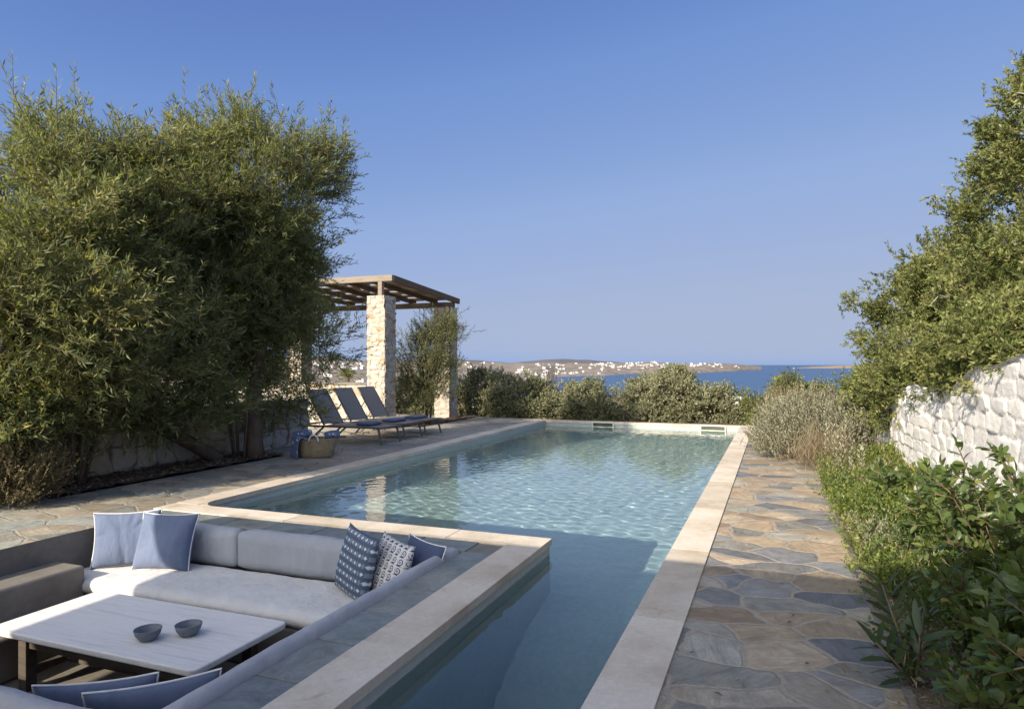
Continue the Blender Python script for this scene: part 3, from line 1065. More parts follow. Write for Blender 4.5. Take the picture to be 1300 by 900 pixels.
rounded_slab(1.90, 0.86, 0.05, tabh - 0.045, tabh).build('tabletop', M['table_top'], tab, bevel=0.012, seg=3)
LX, LY = 0.72, 0.30
for sx in (-1, 1):
    for sy in (-1, 1):
        MB().box(sx * LX - 0.04, sx * LX + 0.04, sy * LY - 0.04, sy * LY + 0.04, 0.002, tabh - 0.046).build('leg', M['dark_wood'], tab, bevel=0.005)
m = MB()
for sy in (-1, 1): m.box(-LX + .041, LX - .041, sy * LY - .018, sy * LY + .018, tabh - 0.15, tabh - 0.048)
for sx in (-1, 1): m.box(sx * LX - .018, sx * LX + .018, -LY + .041, LY - .041, tabh - 0.15, tabh - 0.048)
m.build('apron', M['dark_wood'], tab, bevel=0.003)
m = MB()
m.box(-LX + .041, LX - .041, -0.03, 0.03, 0.10, 0.15)
for sx in (-1, 1): m.box(sx * LX - .025, sx * LX + .025, -LY + .041, LY - .041, 0.10, 0.149)
m.build('stretcher', M['dark_wood'], tab, bevel=0.003)

M['bowl'] = m_mottled('blue_grey_ceramic', (0.125, 0.145, 0.17), (0.17, 0.19, 0.215), 6, 0.5, 60, 0.05, 0.001, spec=0.4)


def bowl(x, y, rot, label, s):
    prof = [(0.045, 0.0), (0.06, 0.012), (0.078, 0.040), (0.088, 0.075), (0.084, 0.077), (0.073, 0.042), (0.055, 0.016), (0.02, 0.010), (0.001, 0.010)]
    tilt = lambda a, b, z: z * (1 + 2.4 * (a) * max(0, z))*1.0 if z > 0.03 else z
    o = MB().lathe([(r * s, z * s) for r, z in prof], 40, tilt).build('bowl', M['bowl'], None, smooth=True)
    o.location = (x, y, TZ + 0.001)
    o.rotation_euler = (0, 0, rot)
    tag(o, label, 'bowl', 'bowls on the white table')


bowl(-3.93, 3.40, R(25), 'small blue grey ceramic bowl on the white table, nearer the table front', 1.0)
bowl(-3.74, 3.56, R(30), 'small blue grey ceramic bowl on the white table, nearer the long seat cushion', 1.0)

# ------------------------------------------------------------------ rubble walls
def stone_panel(o, u, v, W, H, n, cw, ch, depth, step, seed, top=None, bulge=0.0):
    """displaced rubble face: returns V, F, cell, edge. o origin, u/v unit axes, n outward normal, top(s)->height"""
    r2 = np.random.default_rng(seed)
    nu, nv = max(2, int(W / step)), max(2, int(H / step))
    s, q = np.meshgrid(np.linspace(0, W, nu + 1), np.linspace(0, 1, nv + 1))
    tp = np.vectorize(top)(s) if top else np.full_like(s, H)
    z = q * tp
    seeds, rads = [], []
    y = -ch
    rowi = 0
    Hm = float(tp.max())
    while y < Hm + ch:
        rh = ch * r2.uniform(0.7, 1.25)
        x = -cw * r2.uniform(0, 1)
        while x < W + cw:
            wv = cw * r2.uniform(0.5, 1.4)
            seeds.append((x + wv / 2, y + rh / 2 + r2.normal(0, ch * 0.12)))
            x += wv
        y += rh
        rowi += 1
    S = np.array(seeds)
    a = cw / ch
    P = np.stack([s.ravel(), z.ravel() * a], -1)
    S2 = S * np.array([1, a])
    wob = np.stack([np.sin(P[:, 0] * 23 + P[:, 1] * 9) , np.sin(P[:, 1] * 21 - P[:, 0] * 11)], -1) * cw * 0.05
    P2 = P + wob
    F1 = np.full(len(P), 1e9); F2 = np.full(len(P), 1e9); ci = np.zeros(len(P), dtype=int)
    for k in range(len(S2)):
        d = np.maximum(np.abs(P2[:, 0] - S2[k, 0]) , np.abs(P2[:, 1] - S2[k, 1])) * 0.45 + np.hypot(P2[:, 0] - S2[k, 0], P2[:, 1] - S2[k, 1]) * 0.55
        m1 = d < F1
        F2 = np.where(m1, F1, np.minimum(F2, d))
        F1 = np.where(m1, d, F1)
        ci = np.where(m1, k, ci)
    edge = (F2 - F1) / (cw * 0.6)
    cr = r2.uniform(0, 1, len(S2))
    e = np.clip(edge / 0.42, 0, 1)
    tiltu, tiltv = r2.normal(0, 0.5, len(S2)), r2.normal(0, 0.5, len(S2))
    hgt = depth * (e * (2 - e)) * (0.55 + 0.7 * cr[ci] + (tiltu[ci] * (P2[:, 0] - S2[ci, 0]) + tiltv[ci] * (P2[:, 1] - S2[ci, 1])) / (cw * 0.5)) + 0.10 * depth * vnoise(P[:, 0] * 22, P[:, 1] * 22, seed + 3) * e
    hgt += bulge * vnoise(P[:, 0] * 1.3, P[:, 1] * 1.3, seed)
    o, u, v, n = (np.array(k, dtype=float) for k in (o, u, v, n))
    V = o + np.outer(P[:, 0], u) + np.outer(z.ravel(), v) + np.outer(hgt, n)
    m = nu + 1
    I, J = np.meshgrid(np.arange(nu), np.arange(nv))
    b = (J * m + I).ravel()
    Fs = np.stack([b, b + 1, b + m + 1, b + m], -1)
    return V, Fs, cr[ci], edge


def stone_object(name, panels, mat, parent=None, caps=None):
    Vs, Fs, cs, es, n = [], [], [], [], 0
    for V, Fc, c, e in panels:
        Vs.append(V); Fs.append(Fc + n); cs.append(c); es.append(e); n += len(V)
    if caps:
        for quad in caps:
            q = np.array(quad, dtype=float)
            Vs.append(q); Fs.append(np.array([[n, n + 1, n + 2, n + 3]])); cs.append(np.full(4, 0.5)); es.append(np.full(4, 1.0)); n += 4
    me = np_mesh(name, np.concatenate(Vs), np.concatenate(Fs), {'cell': np.concatenate(cs), 'edge': np.concatenate(es)})
    return link(name, me, mat, parent, smooth=True)


M['rubble'] = m_stonewall('pale_rubble', [(0.0, (0.36, 0.33, 0.28)), (0.3, (0.46, 0.41, 0.34)), (0.55, (0.40, 0.38, 0.35)), (0.8, (0.52, 0.47, 0.40)), (1.0, (0.38, 0.28, 0.18))], (0.17, 0.15, 0.125))
M['pillar_stone'] = m_stonewall('pillar_rubble', [(0.0, (0.42, 0.37, 0.30)), (0.35, (0.51, 0.46, 0.39)), (0.6, (0.40, 0.37, 0.33)), (0.8, (0.54, 0.49, 0.42)), (0.93, (0.38, 0.26, 0.16)), (1.0, (0.43, 0.30, 0.18))], (0.20, 0.165, 0.125))

# low wall behind the left planting
lw = thing('stone_wall', 'low rubble stone wall behind the tall leafy trees on the left', 'wall', (-8.6, 6.0, 0))
WX, WT, WH = -8.45, 0.45, 0.80
wy0, wy1 = 1.0, 10.9
lo = np.array((-8.6, 6.0, 0))
pan = [stone_panel(np.array((WX, wy0, 0)) - lo, (0, 1, 0), (0, 0, 1), wy1 - wy0, WH, (1, 0, 0), 0.44, 0.30, 0.045, 0.03, 5),
       stone_panel(np.array((WX - WT, wy1, 0)) - lo, (0, -1, 0), (0, 0, 1), wy1 - wy0, WH, (-1, 0, 0), 0.36, 0.25, 0.03, 0.08, 6),
       stone_panel(np.array((WX, wy1, 0)) - lo, (-1, 0, 0), (0, 0, 1), WT, WH, (0, 1, 0), 0.3, 0.2, 0.03, 0.05, 7)]
stone_object('wall_stones', pan, M['rubble'], lw)
m = MB(); m.box(WX - WT - .02 - lo[0], WX + .03 - lo[0], wy0 - lo[1], wy1 + .03 - lo[1], WH, WH + .05); m.build('capping', M['coping'], lw, bevel=0.012)

# wall running back from the first pergola pillar
bw = thing('stone_wall', 'sunlit rubble wall with a flat grey cap behind the loungers', 'wall', (-10.5, 14.1, 0))
lo = np.array((-10.5, 14.1, 0))
pan = [stone_panel(np.array((-13.0, 13.95, 0)) - lo, (1, 0, 0), (0, 0, 1), 3.99, 1.02, (0, -1, 0), 0.27, 0.15, 0.03, 0.035, 8),
       stone_panel(np.array((-9.01, 14.3, 0)) - lo, (-1, 0, 0), (0, 0, 1), 3.99, 1.02, (0, 1, 0), 0.27, 0.15, 0.03, 0.08, 9)]
stone_object('wall_stones', pan, M['pillar_stone'], bw)
m = MB(); m.box(-13.0 - lo[0], -9.03 - lo[0], 13.9 - lo[1], 14.34 - lo[1], 1.02, 1.075); m.build('capping', M['cement'], bw, bevel=0.01)

# ------------------------------------------------------------------ pergola
M['beam_wood'] = m_wood('sun_bleached_wood', (0.16, 0.13, 0.10), (0.31, 0.265, 0.215))
M['roof_wood'] = m_wood('brown_roof_boards', (0.085, 0.058, 0.038), (0.19, 0.135, 0.09))
M['reed'] = m_wood('grey_reed_mat', (0.14, 0.12, 0.09), (0.25, 0.215, 0.165), axis=(2, 60, 2))
perg = thing('pergola', 'wooden pergola with sloping slatted roof on pale stone pillars', 'pergola', (-10.5, 15.7, 0))
po = Vector((-10.5, 15.7, 0))
PT = 3.12


def pillar(x0, y0, seed):
    w = 0.47
    c = [np.array((x0, y0, 0.0)) - po, np.array((x0 + w, y0, 0.0)) - po, np.array((x0 + w, y0 + w, 0.0)) - po, np.array((x0, y0 + w, 0.0)) - po]
    us = [(1, 0, 0), (0, 1, 0), (-1, 0, 0), (0, -1, 0)]
    ns = [(0, -1, 0), (1, 0, 0), (0, 1, 0), (-1, 0, 0)]
    pans = [stone_panel(c[i], us[i], (0, 0, 1), w, PT, ns[i], 0.20, 0.105, 0.022, 0.02 if i < 2 else 0.06, seed + i) for i in range(4)]
    top = [[c[i] + np.array((0, 0, PT)) for i in range(4)]]
    stone_object('pillar', pans, M['pillar_stone'], perg, top)


for i, (a, b) in enumerate(((-8.97, 13.8), (-8.97, 17.2), (-14.0, 13.8), (-14.0, 17.2))):
    pillar(a, b, 40 + 7 * i)


def pergola_roof():
    zf, zr = 3.47, 3.30                       # underside of the front and the rear beam
    yf, yr = 14.02, 17.42
    L = lambda x, y, z: (x - po.x, y - po.y, z)
    for x in (-8.735, -13.765):
        MB().box(*(v for v in (x - .055 - po.x, x + .055 - po.x, yf - .055 - po.y, yf + .055 - po.y, PT - .01, zf))).build('post', M['beam_wood'], perg, bevel=0.006)
    MB().box(-14.4 - po.x, -8.40 - po.x, yf - .06 - po.y, yf + .06 - po.y, zf, zf + 0.145).build('front_beam', M['beam_wood'], perg, bevel=0.01)
    MB().box(-14.3 - po.x, -8.46 - po.x, yr - .06 - po.y, yr + .06 - po.y, PT, PT + 0.15).build('rear_beam', M['roof_wood'], perg, bevel=0.01)
    # rafters from front to rear, sloping down
    y0, y1 = 13.80, 17.72
    z_at = lambda y: (zf + 0.085) + (PT + 0.21 - (zf + 0.085)) * (y - yf) / (yr - yf)
    for x in np.linspace(-14.1, -8.46, 9):
        mb = MB()
        mb.beam(L(x, yf + 0.062, z_at(yf + .062)), L(x, y1, z_at(y1)), 0.07, 0.15 if x > -8.5 else 0.11)
        mb.build('rafter', M['roof_wood'], perg, bevel=0.006)
    # boards across, a few loose ones leave slots of sky
    ys = np.arange(yf + 0.16, y1, 0.175)
    xs = np.linspace(-14.2, -8.52, 8)
    k = 0
    bands = [[], []]
    for j, y in enumerate(ys):
        for i in range(7):
            a, b = xs[i] + 0.004, xs[i + 1] - 0.004
            if (j % 3 == 2) and rng.uniform() < 0.85:
                b = a + (b - a) * rng.uniform(0.35, 0.72)
            z = z_at(y) + 0.055 + 0.012 + 0.002 * ((i + j) % 2)
            t = (PT + 0.21 - (zf + 0.085)) / (yr - yf)
            bands[(i + j // 3) % 2].append((a, b, y, z, t))
    for nm, mt, bd in (('roof_boards', M['roof_wood'], bands[0]), ('reed_mats', M['reed'], bands[1])):
        mb = MB()
        for a, b, y, z, t in bd:
            mb.beam(L(a, y, z), L(b, y, z), 0.140, 0.022, up=(0, -t, 1))
        mb.build(nm, mt, perg)


pergola_roof()

# ------------------------------------------------------------------ loungers, towels, basket
M['metal'] = m_mottled('dark_grey_frame', (0.10, 0.085, 0.075), (0.15, 0.13, 0.115), 6, 0.5, 80, 0.05, 0.001)
t = NT('grey_sling_mesh')
_v = t.coord((1, 1, 1))
_w = t.noise(_v, 400, 1, 0.5)
M['sling'] = t.done(t.ramp(_w.outputs[0], [(0.3, (0.19, 0.18, 0.17)), (0.7, (0.28, 0.265, 0.25))]), 0.7, None, 0.2)
M['towel'] = m_fabric('blue_towel', (0.06, 0.08, 0.15), (0.085, 0.11, 0.19))


def lounger():
    """length runs along local +X (foot end); base at the middle of the width on the ground"""
    t = thing('sun_lounger', '', 'sun lounger', group='sun loungers by the rubble wall')
    Wd, z, Lf, Lb = 0.70, 0.33, 1.95, 0.62
    hw = Wd / 2
    mb = MB()
    for s in (-1, 1): mb.box(0, Lf, s * hw - .022, s * hw + .022, z - .035, z)
    mb.box(0, 0.04, -hw + .022, hw - .022, z - .035, z)
    mb.box(Lf - .04, Lf, -hw + .022, hw - .022, z - .035, z)
    mb.build('frame', M['metal'], t, bevel=0.006)
    MB().box(Lb + .01, Lf - .045, -hw + .024, hw - .024, z - .014, z - .002).build('seat', M['sling'], t, bevel=0.003)
    ang = R(58)
    p0 = Vector((Lb, 0, z)); d = Vector((-math.cos(ang), 0, math.sin(ang)))
    Lbk = 0.80
    mb = MB()
    for s in (-1, 1): mb.beam(p0 + Vector((0, s * (hw - .045), 0)), p0 + d * Lbk + Vector((0, s * (hw - .045), 0)), 0.032, 0.032, up=(1, 0, 0.5))
    q = p0 + d * Lbk
    mb.box(q.x - .016, q.x + .016, -hw + .06, hw - .06, q.z - .03, q.z)
    br = MB()
    br_ = t
    mb.build('backrest_frame', M['metal'], t, bevel=0.004)
    up = Vector((math.sin(ang), 0, math.cos(ang)))
    MB().beam(p0 + d * 0.02 + up * 0.004, p0 + d * (Lbk - .012) + up * 0.004, Wd - 0.125, 0.012, up=up).build('backrest', M['sling'], t)
    for s in (-1, 1):
        MB().beam(p0 + d * 0.45 + Vector((0, s * (hw - .07), 0)), (0.06, s * (hw - .07), z - .05), 0.02, 0.02, up=(0, 1, 0)).build('prop', M['metal'], t)
    for s in (-1, 1):
        MB().beam((Lf - .10, s * (hw - .02), z - .036), (Lf - .02, s * (hw - .01), 0.002), 0.04, 0.028, up=(1, 0, 0)).build('leg', M['metal'], t, bevel=0.004)
        mb = MB()
        mb.beam((0.62, s * (hw - .02), z - .036), (0.28, s * (hw - .02), 0.016), 0.04, 0.03, up=(1, 0, 1))
        mb.beam((0.20, s * (hw - .02), 0.016), (0.50, s * (hw - .02), 0.016), 0.04, 0.028)
        mb.build('leg', M['metal'], t, bevel=0.004)
    return t


lab = ['grey sling sun lounger nearest the basket', 'grey sling sun lounger between the two others', 'grey sling sun lounger nearest the bushy young tree']
tlab = ['folded blue towel on the lounger nearest the basket', 'folded blue towel on the middle lounger', 'folded blue towel on the lounger nearest the young tree']
LOC = [(-8.78, 11.36), (-8.80, 12.28), (-8.82, 13.18)]
base_l = lounger()
towels = []


def folded_towel():
    o = cushion('towel', -0.17, 0.17, -0.24, 0.24, 0, 0.060, M['towel'], '', 'towel', 'folded towels on the loungers', rad=0.03, puff=0.006, seed=30)
    o.modifiers.new('sub', 'SUBSURF').levels = 1
    return o


base_t = folded_towel()
for i, (x, y) in enumerate(LOC):
    o = base_l if i == 0 else dup(base_l)
    o.location = (x, y, 0)
    o['label'] = lab[i]
    q = base_t if i == 0 else base_t.copy()
    if i: COL.objects.link(q)
    q.location = (x + 1.42 + 0.03 * i, y + 0.02, 0.33 + 0.030)
    q.rotation_euler = (0, 0, R(4 - 5 * i))
    q['label'] = tlab[i]


def m_wicker():
    t = NT('seagrass_weave')
    tc = t.n('TexCoord')
    sep = t.n('SeparateXYZ'); t.l(tc.outputs['Object'], sep.inputs[0])
    ang = t.math('ARCTAN2', sep.outputs[1], sep.outputs[0])
    a = t.math('SINE', t.math('MULTIPLY', ang, 60))
    b = t.math('SINE', t.math('MULTIPLY', sep.outputs[2], 260))
    w = t.math('MULTIPLY_ADD', t.math('MULTIPLY', a, b), 0.5, 0.5)
    nz = t.noise(tc.outputs['Object'], 12, 4, 0.6)
    col = t.ramp(nz.outputs[0], [(0.3, (0.24, 0.19, 0.125)), (0.7, (0.37, 0.30, 0.205))])
    col = t.mix(0.5, col, t.ramp(w, [(0.0, 0.5), (1.0, 1.1)]), 'MULTIPLY')
    return t.done(col, 0.85, t.bump(w, 0.6, 0.008), 0.15)


M['wicker'] = m_wicker()
bk = thing('basket', 'oval woven seagrass basket standing on the terrace beside the loungers', 'basket', (-6.98, 9.24, 0.0))


def oval(prof, sx, n=44):
    mb = MB().lathe(prof, n)
    mb.v = [(x * sx, y, z) for x, y, z in mb.v]
    return mb


oval([(0.17, 0.002), (0.195, 0.03), (0.215, 0.18), (0.228, 0.30), (0.232, 0.315), (0.222, 0.315), (0.20, 0.18), (0.17, 0.03), (0.001, 0.025)], 1.45).build('body', M['wicker'], bk, smooth=True)
for s in (-1, 1):
    pts = [(0.02 + 0.075 * math.cos(a), s * 0.232, 0.27 + 0.11 * math.sin(a)) for a in np.linspace(0, math.pi, 11)]
    MB().tube(pts, 0.012, 8).build('handle', M['piping'], bk, smooth=True)
bk.rotation_euler = (0, 0, R(22))


def m_printed():
    t = NT('printed_towel')
    v = t.coord((1, 1, 1))
    n1 = t.noise(v, 10, 3, 0.6, 0.5)
    vo = t.n('TexVoronoi'); t.l(v, vo.inputs[0]); vo.inputs['Scale'].default_value = 16
    f = t.math('MULTIPLY', t.math('LESS_THAN', vo.outputs['Distance'], 0.33), t.math('GREATER_THAN', n1.outputs[0], 0.52))
    col = t.mix(f, (0.11, 0.15, 0.28), (0.5, 0.53, 0.58))
    return t.done(col, 0.95, t.bump(n1.outputs[0], 0.3, 0.01), 0.1)


M['printed'] = m_printed()


def draped_towel():
    # a strip that comes out of the basket, bends over the rim and hangs down outside
    n, k = 26, 12
    V = []
    prof = [(-0.10, 0.30), (-0.03, 0.345), (0.03, 0.35), (0.062, 0.325), (0.075, 0.25), (0.082, 0.15), (0.088, 0.05), (0.09, 0.02)]
    ss = np.linspace(0, len(prof) - 1, n)
    for s in ss:
        a = np.interp(s, range(len(prof)), [p[0] for p in prof]); z = np.interp(s, range(len(prof)), [p[1] for p in prof])
        for j in range(k + 1):
            u = (j / k - 0.5) * 0.30
            V.append((a + 0.012 * math.sin(j * 1.3 + s), u, z + 0.006 * math.sin(j * 1.1)))
    Fs = [(i * (k + 1) + j, i * (k + 1) + j + 1, (i + 1) * (k + 1) + j + 1, (i + 1) * (k + 1) + j) for i in range(n - 1) for j in range(k)]
    o = link('towel', np_mesh('towel', V, Fs), M['printed'], smooth=True)
    so = o.modifiers.new('thick', 'SOLIDIFY'); so.thickness = 0.014; so.offset = 1.0
    o.location = (-7.13, 9.00, 0)
    o.rotation_euler = (0, 0, R(-120))
    tag(o, 'printed blue towel with pale spots hanging over the side of the basket', 'towel')
    for (x, y, z, rz, ln, label) in ((-7.22, 9.20, 0.36, 20, 0.30, 'rolled blue towel poking out of the basket beside the hanging towel'), (-6.74, 9.34, 0.36, 35, 0.24, 'rolled blue towel in the basket at the end nearest the loungers')):
        mb = MB()
        mb.tube([(-ln / 2, 0, 0), (-ln / 2 + .01, 0, 0), (0, 0, 0.008), (ln / 2 - .01, 0, 0), (ln / 2, 0, 0)], [0.05, 0.062, 0.066, 0.062, 0.05], 16)
        q = mb.build('towel', M['printed'], None, smooth=True)
        q.location = (x, y, z); q.rotation_euler = (0, R(-8), R(rz))
        tag(q, label, 'towel')


draped_towel()

# ------------------------------------------------------------------ foliage
def unit(a):
    return a / np.maximum(np.linalg.norm(a, axis=-1, keepdims=True), 1e-9)


def leaf_mesh(name, P, D, L, W, rnd, rg, nrm=None, fancy=False, curl=0.15):
    """one small blade per row: P base, D direction, L length, W width"""
    N = len(P)
    D = unit(D)
    ref = unit(rg.normal(0, 1, (N, 3))) if nrm is None else unit(nrm + 0.45 * rg.normal(0, 1, (N, 3)))
    S = unit(np.cross(D, ref))
    U = np.cross(S, D)
    L = L[:, None]; W = W[:, None]
    if not fancy:
        mid = P + D * L * 0.45
        V = np.stack([P, mid + S * W * 0.5 + U * W * 0.12, P + D * L - U * L * curl, mid - S * W * 0.5 + U * W * 0.12], 1)
        Fs = np.arange(N * 4).reshape(N, 4)
        k = 4
    else:
        def at(tt, dz): return P + D * L * tt - U * L * curl * tt * tt + U * dz
        m1, m2, m3 = at(0.22, 0), at(0.55, 0), at(0.84, 0)
        V = np.stack([P, m1 + S * W * .36 + U * W * .10, m1, m1 - S * W * .36 + U * W * .10,
                      m2 + S * W * .5 + U * W * .14, m2, m2 - S * W * .5 + U * W * .14,
                      m3 + S * W * .32 + U * W * .08, m3, m3 - S * W * .32 + U * W * .08, at(1.0, 0)], 1)
        tri = np.array([(0, 1, 2), (0, 2, 3), (1, 4, 5), (1, 5, 2), (2, 5, 6), (2, 6, 3), (4, 7, 8), (4, 8, 5), (5, 8, 9), (5, 9, 6), (7, 10, 8), (8, 10, 9)])
        k = 11
        Fs = (np.arange(N)[:, None, None] * k + tri[None]).reshape(-1, 3)
    return np_mesh(name, V.reshape(-1, 3), Fs, {'rnd': np.repeat(rnd, k)})


def sticks_mesh(name, A, B, ra, rb):
    """thin three sided twigs from A to B"""
    N = len(A)
    d = unit(B - A)
    a = unit(np.cross(d, np.array([0.31, 0.2, 0.93])))
    b = np.cross(d, a)
    V = []
    for t in range(3):
        c, s = math.cos(2.094 * t), math.sin(2.094 * t)
        V.append(A + (a * c + b * s) * ra[:, None])
    for t in range(3):
        c, s = math.cos(2.094 * t), math.sin(2.094 * t)
        V.append(B + (a * c + b * s) * rb[:, None])
    V = np.stack(V, 1).reshape(-1, 3)
    q = np.array([(0, 1, 4, 3), (1, 2, 5, 4), (2, 0, 3, 5)])
    Fs = (np.arange(N)[:, None, None] * 6 + q[None]).reshape(-1, 4)
    return np_mesh(name, V, Fs)


def sample_ell(ells, n, rg, shell=0.5, keep=None):
    w = np.array([e[3] * e[4] * e[5] * (e[6] if len(e) > 6 else 1) for e in ells]) ** 0.8
    w /= w.sum()
    ix = rg.choice(len(ells), n, p=w)
    E = np.array([e[:6] for e in ells])[ix]
    d = unit(rg.normal(0, 1, (n, 3)))
    r = shell + (1 - shell) * rg.uniform(0, 1, n) ** 0.8
    P = E[:, :3] + d * E[:, 3:6] * r[:, None]
    O = unit(d / E[:, 3:6] * E[:, 3:6].mean(1, keepdims=True))
    if keep is not None:
        k = keep(P)
        P, O = P[k], O[k]
    return P, O


def tufts(ells, majors, per, sig, rg, shell=0.5, keep=None):
    """branch ends spread through the crown, each carrying a tuft of clumps, with gaps between the tufts"""
    C0, O0 = sample_ell(ells, majors, rg, shell, keep)
    k = np.maximum(1, (per * rg.uniform(0.4, 1.6, len(C0))).astype(int))
    ix = np.repeat(np.arange(len(C0)), k)
    off = rg.normal(0, 1, (len(ix), 3)) * sig * rg.uniform(0.6, 1.3, (len(C0), 1))[ix] * np.array([1, 1, 0.75])
    C = C0[ix] + off
    O = unit(O0[ix] * 0.7 + unit(off) * 0.8)
    return C0, O0, C, O


def grow(rg, C, O, twigs, clump_r, tl, leaves, ll, lw, out=1.0, up=0.5, rnd=0.6, droop=0.1, spread=0.9, bias=0.0, flat=0.6):
    """twigs round each clump centre C, leaves along each twig -> arrays"""
    n = len(C)
    cb = rg.normal(0, 0.17, n)
    T = n * twigs
    ci = np.repeat(np.arange(n), twigs)
    o = C[ci] + rg.normal(0, 1, (T, 3)) * clump_r * np.array([1, 1, 0.8])
    d = unit(O[ci] * out + np.array([0, 0, up]) + rg.normal(0, rnd, (T, 3)))
    L = tl * rg.uniform(0.55, 1.35, T)
    end = o + d * L[:, None] + np.array([0, 0, -1]) * (droop * L)[:, None]
    K = T * leaves
    ti = np.repeat(np.arange(T), leaves)
    t = (np.tile(np.arange(leaves), T) + rg.uniform(0, 0.9, K)) / leaves * 0.95 + 0.06
    P = o[ti] + d[ti] * (L[ti] * t)[:, None] + np.array([0, 0, -1]) * (droop * L[ti] * t * t)[:, None]
    perp = unit(np.cross(d[ti], rg.normal(0, 1, (K, 3))))
    D = unit(d[ti] * 0.75 + perp * spread * (1.15 - 0.6 * t)[:, None] + np.array([0, 0, -droop]))
    rr = np.clip(0.5 + bias + cb[ci][ti] + rg.normal(0, 0.16, K), 0, 1)
    return (P, D, ll * rg.uniform(0.6, 1.25, K), lw * rg.uniform(0.7, 1.25, K), rr), (o, end)


def limbs(mb, base, targets, r0, rg, n=6, bend=0.25, sides=7):
    for tg in targets:
        a, b = Vector(base), Vector(tg)
        m = (a + b) / 2 + Vector(rg.normal(0, bend, 3)) * 0.6 + Vector((0, 0, -0.12 * (b - a).length))
        pts, rad = [], []
        for i in range(n + 1):
            t = i / n
            p = a * (1 - t) ** 2 + m * 2 * t * (1 - t) + b * t * t
            if 0 < i < n: p = p + Vector(rg.normal(0, 0.03, 3))
            pts.append(p); rad.append(r0 * (1 - 0.85 * t) + 0.004)
        mb.tube(pts, rad, sides)


M['bark'] = m_mottled('grey_brown_bark', (0.075, 0.055, 0.04), (0.16, 0.125, 0.095), 8, 0.95, 30, 1.0, 0.02, stretch=(1, 1, 0.25))
M['twig'] = m_mottled('twig_bark', (0.10, 0.075, 0.045), (0.20, 0.15, 0.095), 8, 0.9)
M['dead_twig'] = m_mottled('bleached_dead_twigs', (0.30, 0.27, 0.23), (0.44, 0.40, 0.35), 8, 0.9)
M['willow_leaf'] = m_leaf('long_narrow_leaves', [(0.0, (0.055, 0.085, 0.035)), (0.3, (0.105, 0.145, 0.062)), (0.58, (0.175, 0.21, 0.10)), (0.82, (0.28, 0.30, 0.15)), (1.0, (0.38, 0.33, 0.08))],
                          trans=(0.36, 0.38, 0.05), tf=0.45)
M['olive_leaf'] = m_leaf('grey_green_leaves', [(0.0, (0.12, 0.135, 0.07)), (0.5, (0.27, 0.285, 0.165)), (1.0, (0.42, 0.42, 0.28))], trans=(0.24, 0.26, 0.08), tf=0.3)
M['lentisk_leaf'] = m_leaf('lentisk_leaves', [(0.0, (0.06, 0.085, 0.025)), (0.45, (0.135, 0.165, 0.052)), (0.8, (0.23, 0.25, 0.085)), (1.0, (0.31, 0.31, 0.12))], trans=(0.28, 0.32, 0.06), tf=0.3)
M['grey_leaf'] = m_leaf('silver_grey_leaves', [(0.0, (0.15, 0.155, 0.10)), (0.5, (0.27, 0.28, 0.195)), (1.0, (0.40, 0.40, 0.30))], trans=(0.3, 0.3, 0.18), tf=0.2, rough=0.8)
M['straw'] = m_leaf('dry_straw', [(0.0, (0.16, 0.13, 0.08)), (0.5, (0.27, 0.22, 0.145)), (1.0, (0.41, 0.345, 0.24))], trans=(0.3, 0.22, 0.12), tf=0.2, rough=0.8)
M['tan_leaf'] = m_leaf('tan_olive_leaves', [(0.0, (0.10, 0.09, 0.045)), (0.5, (0.21, 0.185, 0.095)), (1.0, (0.36, 0.30, 0.17))], trans=(0.28, 0.26, 0.1), tf=0.25, rough=0.8)
M['cover_leaf'] = m_leaf('bright_ground_cover', [(0.0, (0.07, 0.10, 0.022)), (0.5, (0.15, 0.19, 0.042)), (1.0, (0.27, 0.29, 0.08))], trans=(0.32, 0.38, 0.05), tf=0.35)
M['glossy_leaf'] = m_leaf('glossy_oval_leaves', [(0.0, (0.035, 0.058, 0.02)), (0.5, (0.075, 0.115, 0.034)), (0.85, (0.125, 0.175, 0.048)), (0.97, (0.20, 0.225, 0.06)), (1.0, (0.28, 0.20, 0.06))],
                          trans=(0.3, 0.38, 0.03), tf=0.3, rough=0.38, spec=0.45)
M['oleander_leaf'] = m_leaf('oleander_leaves', [(0.0, (0.025, 0.045, 0.018)), (1.0, (0.055, 0.085, 0.032))], trans=(0.15, 0.22, 0.03), tf=0.2, rough=0.4, spec=0.4)


def plant(name, label, cat, base, leafmat, grown, trunk=None, extra=None, twigmat=None, group=None, rg=None, fancy=False, curl=0.15, crown='crown', nrm=None, twr=(0.005, 0.002)):
    t = thing(name, label, cat, base, group=group)
    b = np.array(base, dtype=float)
    P = np.concatenate([g[0][0] for g in grown]); D = np.concatenate([g[0][1] for g in grown])
    L = np.concatenate([g[0][2] for g in grown]); W = np.concatenate([g[0][3] for g in grown]); rr = np.concatenate([g[0][4] for g in grown])
    link(crown, leaf_mesh(crown, P - b, D, L, W, rr, rg, fancy=fancy, curl=curl, nrm=nrm), leafmat, t)
    A = np.concatenate([g[1][0] for g in grown]); B = np.concatenate([g[1][1] for g in grown])
    link('twigs', sticks_mesh('twigs', A - b, B - b, np.full(len(A), twr[0]), np.full(len(A), twr[1])), twigmat or M['twig'], t)
    if trunk is not None:
        trunk.v = [tuple(np.array(v) - b) for v in trunk.v]
        trunk.build('trunk', M['bark'], t, smooth=True)
    return t


